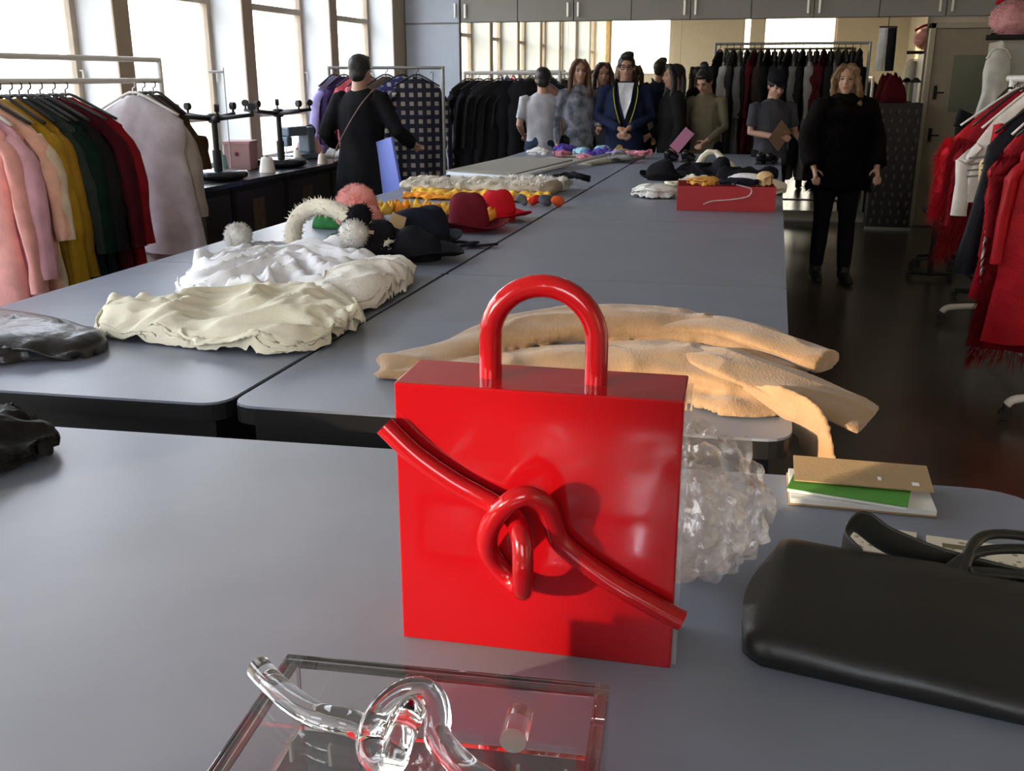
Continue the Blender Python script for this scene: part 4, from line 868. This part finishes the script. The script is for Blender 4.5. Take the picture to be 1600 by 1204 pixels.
def machine(label, x, y, rz, col):
    t = thing('sewing_machine', label, 'sewing machine', (x, y, .896), rz); m_ = mat('machine_'+label.split()[0], col, .3)
    obj('bed', bx((-.2, -.08, 0), (.2, .08, .05), .01), m_, t); obj('pillar', bx((.10, -.06, .05), (.19, .06, .27), .015), m_, t); obj('arm', bx((-.17, -.05, .2), (.10, .05, .28), .015), m_, t)
    obj('needle_head', bx((-.19, -.045, .12), (-.12, .045, .2), .01), m_, t); bm = BM(); tube(bm, [(-.155, 0, .05), (-.155, 0, .12)], .005, 6); obj('needle_bar', bm, M_chrome, t)
    b = lathe(BM(), [(.055, -.01), (.06, 0), (.055, .01)], 20); o = obj('hand_wheel', b, M_rub, t, loc=(.203, 0, .23)); o.rotation_euler.y = pi/2; return t
machine('slate blue sewing machine behind the farther stool', -3.98, 8.12, R(80), (.10, .14, .18)); machine('cream sewing machine at the near end of the bench', -3.92, 5.85, R(80), (.5, .47, .42))
bm = BM(); P = [(0, 0, 0), (0, 0, .75)]; tube(bm, P, .004, 6); tube(bm, [(0, 0, .72), (-.12, 0.0, .72)], .009, 8); tube(bm, [(0, 0, .0), (0, 0, .01)], .05, 16)
tag(obj('thread_stand', bm, M_grail, smooth=True, auto=40, loc=(-4.0, 7.02, .896)), 'thin grey thread stand rising in front of the window pier', 'stand')
bm = BM(); bm2 = heap([(-.1, -.12), (-.12, .1), (.05, .14), (.12, 0), (.08, -.12)], 0, .1, 5, rings=14, per=5); bm.free(); tag(obj('folded_cloth', bm2, M_pomw, smooth=True, loc=(-3.76, 8.52, .896)), 'pale cloth heap at the far end of the bench', 'cloth')
bm = heap([(-.1, -.12), (-.12, .1), (.05, .14), (.12, 0), (.08, -.12)], 0, .22, 6, rings=14, per=5); tag(obj('dusty_rose_cloth', bm, Fb('dusty_rose', (.45, .25, .22)), smooth=True, loc=(-4.02, 8.45, .896)), 'dusty rose cloth piled behind the pale heap', 'cloth')

# ------------------------------------------------------------------ right side: patterned cabinet, chair, cupboard, hanging things
pc = thing('patterned_cabinet', 'dark cabinet with rows of small pale ornaments beside the door', 'cabinet', (1.265, 11.62, 0))
obj('body', bx((-.22, -.14, 0), (.22, .2, 1.32), .004), mat('dark_brown_lacquer', (.022, .015, .014), .5), pc)
M_orn = mat('pale_ornament', (.10, .075, .07), .6)
omesh = None
for r_ in range(13):
    for c_ in range(5):
        z = .09+r_*.095; x = -.17+c_*.085+(.02 if r_ % 2 else 0)
        if omesh is None:
            bm = lathe(BM(), [(.012, 0), (.024, .002), (.018, .008), (.006, .01)], 10); o = obj('ornament', bm, M_orn, pc, smooth=True); omesh = o.data
        else: o = bpy.data.objects.new('ornament', omesh); COL.objects.link(o); o.parent = pc
        o.location = (x, -.1405, z); o.rotation_euler = (pi/2, 0, 0); o.scale = (.7, 1.3, 1)
obj('plinth', bx((-.24, -.17, 0), (.24, -.145, .03)), M_grail, pc)
bm = heap([(-.1, -.1), (-.12, .08), (.02, .12), (.12, .05), (.1, -.1)], 0, .28, 9, rings=14, per=5, p=3); tag(obj('dark_red_cloth', bm, Fb('maroon_cloth', (.09, .008, .012)), smooth=True, loc=(1.20, 11.6, 1.322)), 'dark red cloth heaped on the patterned cabinet', 'cloth')
t = thing('table_lamp', 'small pale stand with a black cap on the patterned cabinet', 'lamp', (1.40, 11.58, 1.322)); bm = BM(); tube(bm, [(0, 0, .0), (0, 0, .2)], .022, 12); obj('stem', bm, M_rail, t); obj('cap', lathe(BM(), [(.05, .2), (.055, .21), (.02, .245), (.005, .25)], 18), M_dark, t, smooth=True)
t = thing('hanging_trousers', 'black and white glossy trousers hanging in front of the mirror', 'trousers', (1.11, 11.952, 2.19)); 
bm = BM(); tube(bm, [(0, 0, 0), (0, 0, -.10)], .004, 6); tube(bm, [(-.09, 0, -.10), (.09, 0, -.10)], .007, 8); obj('hanger', bm, M_hang, t)
for s, m_ in ((-1, Fb('white_satin', (.7, .72, .72), rough=.3)), (1, Fb('black_satin', (.010, .010, .014)))):
    bm = BM(); tube(bm, [(s*.045, 0, -.11), (s*.045, 0, -.3), (s*.05, 0, -.55)], [(.042, .010), (.045, .012), (.04, .010)], 14, fold=.15, fk=4, up=(0, 1, 0)); obj('leg', bm, m_, t, smooth=True, auto=60)
# swivel chair behind the rack
t = thing('swivel_chair', 'black swivel chair standing behind the right rack', 'chair', (1.50, 9.2, 0), R(200))
bm = BM(); lathe(bm, [(.02, .46), (.20, .465), (.22, .49), (.20, .52), (.02, .525)], 28); obj('seat', bm, M_blkleather, t, smooth=True)
bm = BM(); ball(bm, (0, .2, .78), (.17, .03, .2)); obj('backrest', bm, M_blkleather, t, smooth=True)
bm = BM(); tube(bm, crom([(0, .05, .455), (0, .24, .46), (0, .26, .55), (0, .22, .7)], 6), .014, 8); obj('back_stem', bm, M_rub, t, smooth=True)
bm = BM(); tube(bm, [(0, 0, .1), (0, 0, .46)], .025, 12); obj('column', bm, M_rub, t, smooth=True)
for k in range(5):
    a = 2*pi*k/5; bm = BM(); tube(bm, [(0, 0, .11), (.28*cos(a), .28*sin(a), .07)], [(.025, .02), (.015, .012)], 8); ball(bm, (.28*cos(a), .28*sin(a), .03), .029, sub=2); obj('leg', bm, M_rub, t, smooth=True)
# trestle in front
t = thing('steel_trestle', 'black steel trestle stand under the red garments', 'stand', (1.42, 8.3, 0), R(0))
for dx, dy in ((-.10, .35), (.14, -.35)):
    bm = BM(); tube(bm, [(dx, dy, .03), (dx, dy, .95)], .024, 10); obj('post', bm, M_rub, t, smooth=True)
    bm = BM(); tube(bm, [(dx-.16, dy, .05), (dx+.16, dy, .05)], .02, 8); ball(bm, (dx-.16, dy, .024), .023, sub=2); ball(bm, (dx+.16, dy, .024), .023, sub=2); obj('foot', bm, M_rub, t, smooth=True)
bm = BM(); tube(bm, [(-.10, .35, .25), (.14, -.35, .12)], .016, 8); obj('brace', bm, M_rub, t); obj('top_bar', box(BM(), (-.18, -.42, .95), (.22, .42, .98), .005), M_rub, t)
# olive cupboard with pink tulle
t = thing('olive_cupboard', 'olive grey cupboard behind the right rack with pink tulle on top', 'cupboard', (2.12, 9.6, 0))
obj('body', bx((-.36, -.3, .02), (.5, .3, 1.86), .003), M_cab, t)
for k in (0, 1): d_ = obj('door', bx((-.355+.43*k, -.318, .04), (.07+.43*k, -.301, 1.84), .002), M_cab, t); obj('handle', bx((.03+.06*k, -.335, .95), (.045+.06*k, -.319, 1.1), .002), M_alu, d_)
fluffy('pink_tulle', 'puffy pale pink tulle piece lying on the olive cupboard', 'tulle', (1.90, 9.5, 2.04), (.22, .2, .14), Fb('pale_pink_tulle', (.66, .33, .34)), n=1800, ln=.05, wd=.005, seed=31, droop=0)
bm = BM(); tube(bm, crom([(-.16, 0, .06), (-.05, -.02, .12), (.08, 0, .13), (.18, .02, .09)], 6), .016, 8); tag(obj('red_ribbon', bm, M_rf, smooth=True, loc=(1.84, 9.40, 2.09)), 'red ribbon tied over the pink tulle', 'ribbon')
bm = BM(); tube(bm, [(-.32, 0, .0), (.2, 0, .0)], .022, 10); tag(obj('black_pole', bm, M_dark, smooth=True, auto=50, loc=(1.94, 9.28, 1.885)), 'black pole end resting on the cupboard edge', 'pole')
garment('dress', 'white summer dress hanging in front of the door, left of the olive cupboard', 'dress', (1.72, 9.2, 1.84), R(8), .22, .58, .04, Fb('white_voile', (.55, .55, .52)), 0, 1.3, None, M_hangw, 5)
# blue cable loops on the tall cupboard
bm = BM(); tube(bm, [(0, 0, .34), (.02, 0, .36), (.035, 0, .34), (.03, -.01, .12)], .004, 6)
tube(bm, crom([(.03, 0, .12), (-.03, 0, .06), (-.04, 0, -.1), (.0, 0, -.3), (.04, 0, -.45), (.05, 0, -.3), (.07, 0, -.08), (.06, 0, .08), (.03, 0, .12)], 6), .012, 8)
tube(bm, crom([(.05, -.02, .05), (.07, -.02, -.15), (.03, -.02, -.32), (-.01, -.02, -.5)], 6), .010, 8); ball(bm, (.04, -.02, -.60), .04, sub=2)
tag(obj('cable_loop', bm, mat('dark_blue_cable', (.02, .05, .10), .4), smooth=True, loc=(-4.03, YB-.11, 1.28)), 'dark blue cable looped on a hook on the tall cupboard', 'cable')
bm = BM(); ball(bm, (0, 0, 0), .035, sub=3); lathe(bm, [(.02, .03), (.022, .05), (.015, .055)], 12); tag(obj('white_bulb', bm, mat('white_ceramic', (.85, .83, .78), .3), smooth=True, loc=(-3.99, YB-.14, .645)), 'small white bulb hanging below the cable loops', 'bulb')

# ------------------------------------------------------------------ people
M_skin = mat('skin_light', (.42, .24, .165), .5, var=.03, subs=0); M_eye = mat('eye_dark', (.02, .015, .012), .2); M_lip = mat('lip_rose', (.36, .12, .10), .5)
HAIR = {'black': mat('hair_black', (.010, .008, .008), .45, bump=.5, bscale=40), 'brown': mat('hair_brown', (.045, .022, .013), .45, bump=.5, bscale=40),
        'auburn': mat('hair_auburn', (.10, .045, .022), .45, bump=.5, bscale=40), 'blonde': mat('hair_blonde', (.17, .095, .04), .5, bump=.5, bscale=40)}
def hand_bm(bm, wr, d, side, nrm=None, curl=.5, sc=1.0):
    d = V(d).normalized(); n_ = V(nrm) if nrm else V((0, 1, 0)); a = d.cross(n_).normalized()*side; n_ = a.cross(d).normalized()*side
    wr = V(wr); P = [wr, wr+d*.03*sc, wr+d*.07*sc, wr+d*.092*sc]
    tube(bm, P, [(.024*sc, .019*sc), (.034*sc, .015*sc), (.040*sc, .014*sc), (.036*sc, .012*sc)], 12, up=a)
    for i, (off, L) in enumerate(((-.029, .062), (-.010, .072), (.010, .068), (.028, .052))):
        b0 = wr+d*.083*sc+a*off*sc; q = [b0]; ang = 0
        for k, f in enumerate((.42, .32, .26)):
            ang += curl*(.5+.3*k); q.append(q[-1]+(d*cos(ang)+n_*sin(ang)-a*0)*L*f*sc)
        tube(bm, q, [.0095*sc, .0088*sc, .008*sc, .0065*sc], 8)
    b0 = wr+d*.025*sc-a*.028*sc; q = [b0, b0+(d*.6-a*.7+n_*.2).normalized()*.035*sc, b0+(d*.6-a*.7+n_*.2).normalized()*.035*sc+(d*.9-a*.2+n_*.4).normalized()*.03*sc]
    tube(bm, q, [.012*sc, .0105*sc, .008*sc], 8)
HC = V((0, -.012, 1.572))
def person(label, loc, rz, h, hair, hstyle, arms, top, bottom, shoes=None, hyaw=0, hpitch=0, lean=0, female=True, top_len=.82, sleeve='long', skirt=None, group=None, stance=0, coat_thick=.0, mats_extra=None, vox=.0105):
    t = thing('person', label, 'person', loc, rz); s = h/1.70; t.scale = (s, s, s)
    sh = .165 if female else .19; hp = .09
    Mh = Matrix.Translation((0, 0, 1.47)) @ Matrix.Rotation(hyaw, 4, 'Z') @ Matrix.Rotation(hpitch, 4, 'X') @ Matrix.Translation((0, 0, -1.47))
    Ml = Matrix.Translation((0, 0, .95)) @ Matrix.Rotation(lean, 4, 'X') @ Matrix.Translation((0, 0, -.95))
    def upx(bm):  # lean for everything above the hips
        for v in bm.verts:
            k = max(0, min(1, (v.co.z-.9)/.15)); v.co = v.co.lerp(Ml @ v.co, k)
        return bm
    def head_part(bm):
        for v in bm.verts: v.co = Mh @ v.co
        return upx(bm)
    bm = BM()
    # head
    ball(bm, HC+V((0, .012, .03)), (.074, .092, .092)); ball(bm, HC+V((0, -.022, -.02)), (.062, .070, .078)); ball(bm, HC+V((0, -.045, -.078)), (.036, .036, .032))
    tube(bm, [HC+V((0, -.083, .03)), HC+V((0, -.100, .0)), HC+V((0, -.112, -.02)), HC+V((0, -.088, -.028))], [.008, .010, .014, .010], 8)
    ball(bm, HC+V((0, -.084, -.050)), (.024, .012, .011), sub=2); ball(bm, HC+V((0, -.082, .030)), (.05, .014, .010), sub=2)
    for q in (-1, 1): ball(bm, HC+V((q*.074, .01, -.005)), (.010, .018, .03), sub=2); ball(bm, HC+V((q*.034, -.066, -.02)), (.022, .02, .02), sub=2)
    head_part_verts = list(bm.verts)
    for v in head_part_verts: v.co = Mh @ v.co
    tube(bm, [(0, .012, 1.40), (0, .008, 1.47), Mh @ V((0, .0, 1.53))], [(.066, .06), (.055, .055), (.056, .056)], 16)
    cw = 1.0 if female else 1.08
    tube(bm, [(0, 0, .84), (0, 0, .93), (0, -.005, 1.05), (0, -.008, 1.20), (0, -.002, 1.32), (0, .0, 1.395), (0, .005, 1.44)],
         [(.15, .10), (.16, .108), (.128*cw, .09), (.148*cw, .108), (sh*.92, .095), (sh*.72, .07), (.06, .055)], 24, up=(0, 1, 0))
    shoes_b = BM(); trous = BM()
    for q in (-1, 1):
        st = stance*q
        leg = [(q*hp, 0, .90), (q*(hp+.005), -st*.35, .49), (q*(hp+.01), -st*.8+.01, .09)]
        tube(bm, [leg[0], V(leg[0]).lerp(V(leg[1]), .5), leg[1], V(leg[1]).lerp(V(leg[2]), .35)+V((0, .008, 0)), leg[2]], [.088, .074, .052, .054, .036], 14)
        tube(bm, [(leg[2][0], leg[2][1]+.03, .045), (leg[2][0], leg[2][1]-.05, .035), (leg[2][0]+q*.01, leg[2][1]-.15, .022)], [(.034, .034), (.04, .03), (.03, .018)], 12)
        tube(shoes_b, [(leg[2][0], leg[2][1]+.055, .045), (leg[2][0], leg[2][1]+.0, .055), (leg[2][0]+q*.005, leg[2][1]-.08, .040), (leg[2][0]+q*.01, leg[2][1]-.19, .024)], [(.036, .043), (.044, .05), (.048, .036), (.034, .020)], 14)
        tube(shoes_b, [(leg[2][0], leg[2][1], .04), (leg[2][0], leg[2][1], .15)], .050, 12)
        tube(trous, [(q*hp*.9, 0, .95), leg[0], V(leg[0]).lerp(V(leg[1]), .5), leg[1], V(leg[1]).lerp(V(leg[2]), .4), V(leg[2])+V((0, 0, .03))], [(.09, .10), .100, .086, .066, .066, .055], 16)
    tube(trous, [(0, 0, .86), (0, 0, .93), (0, 0, 1.02)], [(.155, .108), (.172, .12), (.145, .105)], 20, up=(0, 1, 0))
    topb = BM(); k_ = coat_thick
    zb = top_len
    hipw = .178+k_+(.02 if zb < .7 else 0)
    lv = [(0, .0, zb), (0, 0, max(.9, zb+.05)), (0, -.003, 1.05), (0, -.008, 1.20), (0, -.002, 1.33), (0, .0, 1.40), (0, .008, 1.445)]
    if zb < .7: lv.insert(1, (0, 0, (zb+.9)/2))
    rr = [(hipw+(.03 if zb < .7 else .0), .128+k_), (.178+k_, .124+k_), (.150*cw+k_, .110+k_), (.166*cw+k_, .124+k_), (sh*.96+k_*.6, .112+k_*.7), (sh*.76+k_*.5, .084+k_*.5), (.068, .064)]
    if zb < .7: rr.insert(1, (hipw+.02, .126+k_))
    tube(topb, lv, rr, 28, up=(0, 1, 0), fold=.025, fk=5)
    for q, (el, wr, hd, curl) in zip((-1, 1), arms):
        S0 = V((q*sh, 0, 1.375)); el = V(el); wr = V(wr); hdir = V(hd) if hd else (wr-el)
        tube(bm, [S0, S0.lerp(el, .5), el, el.lerp(wr, .4), wr], [.048, .043, .036, .034, .024], 12)
        hand_bm(bm, wr, hdir, q, (0, 1, 0) if abs(V(hdir).normalized().y) < .9 else (0, 0, 1), curl)
        sr = .053+k_*.8
        if sleeve == 'long': tube(topb, [V((q*sh*.8, 0, 1.375)), S0, S0.lerp(el, .5), el, el.lerp(wr, .5), el.lerp(wr, .93)], [sr, sr+.002, sr-.004, sr-.012, sr-.015, sr-.02], 14, fold=.04, fk=3)
        elif sleeve == 'short': tube(topb, [V((q*sh*.8, 0, 1.375)), S0, S0.lerp(el, .4), S0.lerp(el, .78)], [sr, sr+.002, sr, sr+.004], 14)
    wrinkle(topb, .012, 14, h*10)
    for b_ in (bm, topb): upx(b_)
    obj('body', remeshed(bm, vox, 2), M_skin, t, smooth=True)
    obj('top', remeshed(topb, .012, 4), top, t, smooth=True)
    if skirt:
        sb = BM(); tube(sb, [(0, 0, .5), (0, 0, .75), (0, 0, .93), (0, 0, 1.03)], [(.24, .2), (.2, .15), (.17, .12), (.14, .1)], 30, up=(0, 1, 0), fold=.05, fk=8); obj('skirt', remeshed(sb, .012, 3), skirt, t, smooth=True)
    obj('trousers', remeshed(trous, .012, 3), bottom, t, smooth=True)
    obj('shoes', remeshed(shoes_b, .009, 2), shoes or mat('black_shoe_leather', (.012, .012, .012), .35), t, smooth=True)
    # hair
    hb = BM(); ball(hb, HC+V((0, .022, .040)), (.086, .098, .088)); 
    rnd = random.Random(int(h*1000))
    if hstyle in ('long', 'wavy'):
        for q in (-1, 1):
            P = [HC+V((q*.03, -.05, .115)), HC+V((q*.076, -.035, .04)), HC+V((q*.088, -.02, -.05)), HC+V((q*.095, -.025, -.15)), HC+V((q*.10, -.045, -.24 if hstyle == 'long' else -.19))]
            tube(hb, crom(P, 4), [(.026, .020)]*5+[(.034, .026)]*8+[(.038, .030)]*2+[(.024, .018)]*2, 12)
        tube(hb, [HC+V((0, .06, .06)), HC+V((0, .085, -.04)), HC+V((0, .085, -.15)), HC+V((0, .08, -.27 if hstyle == 'long' else -.2))], [(.07, .05), (.082, .042), (.090, .042), (.070, .03)], 16, up=(0, 1, 0))
        if hstyle == 'wavy': wrinkle(hb, .035, 20, 4)
    elif hstyle == 'bun': ball(hb, HC+V((0, .05, .145)), (.045, .045, .04)); ball(hb, HC+V((0, -.045, .085)), (.06, .035, .028))
    elif hstyle == 'quiff': ball(hb, HC+V((.005, -.035, .108)), (.066, .058, .036)); ball(hb, HC+V((.02, -.02, .128)), (.05, .05, .025)); ball(hb, HC+V((0, .07, -.02)), (.062, .035, .05))
    elif hstyle == 'short': ball(hb, HC+V((0, .055, -.02)), (.068, .05, .07)); ball(hb, HC+V((0, -.035, .098)), (.06, .045, .025))
    wrinkle(hb, .006, 60, 2)
    # keep the face free
    b2 = remeshed(hb, .009, 1)
    dels = [v for v in b2.verts if v.co.y < HC.y-.062 and HC.z-.10 < v.co.z < HC.z+.058 and abs(v.co.x) < .052]
    bmesh.ops.delete(b2, geom=dels, context='VERTS')
    for v in b2.verts: v.co = Mh @ v.co
    obj('hair', upx(b2), HAIR[hair], t, smooth=True)
    for q in (-1, 1):
        eb = BM(); ball(eb, HC+V((q*.030, -.0845, .010)), (.0125, .006, .006), sub=2); obj('eye', head_part(eb), M_eye, t)
        eb = BM(); box(eb, HC+V((q*.030-.017, -.094, .027)), HC+V((q*.030+.017, -.088, .0325))); obj('eyebrow', head_part(eb), HAIR[hair], t)
    mb = BM(); ball(mb, HC+V((0, -.094, -.050)), (.022, .006, .007), sub=2); obj('mouth', head_part(mb), M_lip, t, smooth=True)
    t['_x'] = 0; del t['_x']
    return t, (lambda bm: head_part(bm)), upx
M_bk = Fb('black_jersey', (.011, .011, .013), bump=.3); M_dkt = Fb('black_trouser', (.010, .010, .012)); M_jean = Fb('dark_denim', (.03, .04, .07))
DOWN = lambda q, y=-.02: ((q*.23, .03, 1.12), (q*.25, y-.04, .87), None, .35)
# woman in black from behind
pA, hf, up_ = person('person seen from behind in black with cropped hair and a brown crossbody strap', (-3.14, 7.55, 0), R(178), 1.755, 'black', 'short',
    [((-.30, .02, 1.14), (-.33, -.22, 1.03), None, .4), ((.27, .06, 1.12), (.33, -.20, 1.02), None, .4)], Fb('black_jersey', (.011, .011, .013)), M_dkt, top_len=.45, coat_thick=.02, female=True, hpitch=.12)
b = BM(); P = crom([(-.135, .10, 1.42), (-.06, .150, 1.32), (.06, .155, 1.15), (.17, .13, .98), (.20, .05, .90), (.1, -.16, 1.05), (-.08, -.15, 1.3), (-.135, .0, 1.44), (-.135, .10, 1.42)], 6)
tube(b, P, [(.010, .003)]*len(P), 8); obj('bag_strap', b, mat('brown_leather_strap', (.12, .045, .02), .5), pA, smooth=True)
bm = bx((-.012, -.14, 0), (.012, .14, .42), .003); o = tag(obj('blue_folder', bm, mat('violet_blue_card', (.22, .28, .75), .5), loc=(-2.86, 7.42, .70), rz=R(60)), 'violet blue folder held by the person in black', 'folder'); o.rotation_euler.x = R(-14)
# middle group
person('person in a white T-shirt with dark cropped hair, back to the camera', (-2.31, 10.36, 0), R(195), 1.68, 'black', 'short', [DOWN(-1), ((.24, .02, 1.12), (.20, -.20, 1.02), None, .4)], Fb('grey_white_tshirt', (.42, .42, .45)), M_jean, sleeve='short', female=False, hpitch=.1)
pC, _, _ = person('person with long brown hair in a grey patterned cardigan', (-1.95, 10.44, 0), R(35), 1.76, 'auburn', 'long', [DOWN(-1), ((.22, .0, 1.12), (.12, -.22, 1.05), None, .4)], mat('grey_floral_knit', (.26, .27, .32), .9, bump=.3, bscale=60, vscale=14, col2=(.07, .08, .10)), M_dkt, hyaw=-.25)
person('person with shoulder-length dark hair half hidden behind the navy suit', (-1.76, 10.74, 0), R(20), 1.73, 'brown', 'long', [DOWN(-1), DOWN(1)], Fb('dusty_blue_top', (.15, .16, .2)), M_dkt)
pE, hfE, upE = person('smiling person with glasses in a navy suit, hands clasped, striped scarf', (-1.47, 10.42, 0), R(8), 1.80, 'black', 'quiff',
    [((-.26, .02, 1.13), (-.035, -.235, 1.02), (.45, -.35, -.45), .9), ((.26, .02, 1.13), (.035, -.235, 1.03), (-.45, -.35, -.45), .9)], Fb('navy_suit', (.016, .022, .055)), Fb('navy_suit', (.016, .022, .055)), female=False, coat_thick=.012, top_len=.78, hpitch=.04, vox=.008)
b = BM(); prism(b, [(-.075, .31), (-.05, .14), (0, -.02), (.05, .14), (.075, .31)], 0, .012); bmesh.ops.subdivide_edges(b, edges=b.edges[:], cuts=3, use_grid_fill=True)
for v in b.verts: v.co = V((v.co.x, -.166-v.co.z, 1.13+v.co.y))
for v in b.verts: v.co.y += .065*max(0, (v.co.z-1.25)/.18)
obj('shirt', b, Fb('white_shirt', (.70, .72, .78)), pE)
for q in (-1, 1):
    for off, m_, nm in ((0, M_bk, 'scarf_band'), (.013, Fb('lime_stripe', (.45, .45, .06)), 'scarf_stripe')):
        b = BM(); P = crom([(q*.075, .05, 1.465), (q*.095, -.055, 1.43), (q*.10, -.125, 1.34), (q*.075, -.155, 1.2), (q*.03, -.165, 1.06)], 6); P = [p+V((q*off, -off*.6, 0)) for p in P]; tube(b, P, [(.024 if off == 0 else .006, .006)]*len(P), 8, up=(0, 1, 0)); obj(nm, b, m_, pE, smooth=True)
b = BM()
for q in (-1, 1):
    P = [HC+V((q*.032+.023*cos(a), -.100, .008+.019*sin(a))) for a in [k*pi/8 for k in range(17)]]; tube(b, P, .0028, 6, cap=False)
    tube(b, [HC+V((q*.055, -.098, .012)), HC+V((q*.082, .0, .012))], .0025, 6)
tube(b, [HC+V((-.010, -.103, .012)), HC+V((.010, -.103, .012))], .0028, 6); obj('glasses', hfE(b), M_dark, pE)
person('person with dark ponytail in a black coat, turned toward the navy suit', (-.99, 10.46, 0), R(-72), 1.71, 'black', 'long', [((-.2, .0, 1.12), (-.16, -.2, 1.0), None, .4), DOWN(1)], Fb('black_wool', (.012, .012, .013)), M_dkt, coat_thick=.02, top_len=.55, hyaw=.1)
pG, _, _ = person('person with a dark top bun looking down, khaki top, black sleeves', (-.66, 10.45, 0), R(-20), 1.68, 'black', 'bun', [((-.22, -.02, 1.13), (-.15, -.22, 1.02), None, .4), ((.22, -.02, 1.13), (.12, -.24, 1.0), None, .4)], Fb('khaki_knit', (.14, .12, .08)), M_dkt, hpitch=.45, lean=.06, sleeve='long')
bm = bx((-.055, -.008, -.12), (.055, .008, .12), .002); o = tag(obj('pink_folder', bm, mat('pink_card', (.55, .22, .36), .5), loc=(-.86, 10.12, .99)), 'pink folder held low by the person with the bun', 'folder'); o.rotation_euler = (R(-20), R(38), 0)
pH, hfH, _ = person('person in a dark cap reading a brown clipboard beside the long rack', (-.02, 9.95, 0), R(22), 1.63, 'black', 'short', [((-.22, -.02, 1.13), (-.04, -.24, 1.10), None, .5), ((.24, .0, 1.13), (.22, -.22, 1.06), None, .5)], Fb('slate_tshirt', (.055, .055, .065)), M_dkt, sleeve='short', hpitch=.35, female=False)
b = BM(); lathe(b, [(.092, 0), (.096, .03), (.085, .07), (.05, .095), (.01, .10)], 24); 
for v in b.verts: v.co = V((v.co.x, v.co.y*1.1, v.co.z))+HC+V((0, .015, .05))
tube(b, [HC+V((0, -.07, .06)), HC+V((0, -.15, .045))], [(.07, .006), (.045, .005)], 14, up=(0, 0, 1)); obj('cap', hfH(b), Fb('black_knit', (.012, .012, .016)), pH, smooth=True)
bm = bx((-.075, -.004, -.14), (.075, .004, .14), .002); o = tag(obj('clipboard', bm, mat('brown_clipboard', (.22, .13, .08), .6), loc=(.06, 9.66, 1.07), rz=R(20)), 'brown clipboard held by the person in the cap', 'clipboard'); o.rotation_euler = (R(-35), R(48), R(20))
# woman at the right
M_fur = mat('black_fur', (.005, .004, .004), .9, bump=.6, bscale=70, spec=.08)
pI, hfI, _ = person('person with wavy blonde hair in a black fur coat standing in the aisle', (.52, 8.38, 0), R(12), 1.68, 'blonde', 'wavy',
    [((-.27, -.02, 1.13), (-.24, -.16, .92), None, .4), ((.27, .02, 1.13), (.26, -.12, .92), None, .4)], M_fur, M_dkt, coat_thick=.055, top_len=.74, stance=.06, hyaw=-.35, shoes=mat('black_ankle_boot', (.010, .010, .010), .5))
b = BM(); lathe(b, [(.10, 0), (.14, .01), (.15, .05), (.12, .09), (.085, .10)], 28, (0, .03, 1.38)); strands(b, [((.14*cos(a), .03+.14*sin(a), 1.42+.02*sin(5*a)), (cos(a), sin(a), .2)) for a in [k*2*pi/500 for k in range(500)]], .03, .004, 5)
obj('fur_collar', b, M_fur, pI, smooth=True)
bm = BM(); rnd = random.Random(4); pts = []
for k in range(4200):
    a = rnd.uniform(0, 2*pi); z = rnd.uniform(.74, 1.36); rx = .235-.03*(z-.74); pts.append(((rx*cos(a), (.175)*sin(a), z), (cos(a), sin(a), -.9)))
strands(bm, pts, .045, .004, 5, jitter=.4); o = obj('fur_strands', bm, M_fur, pI); o['kind'] = 'stuff'
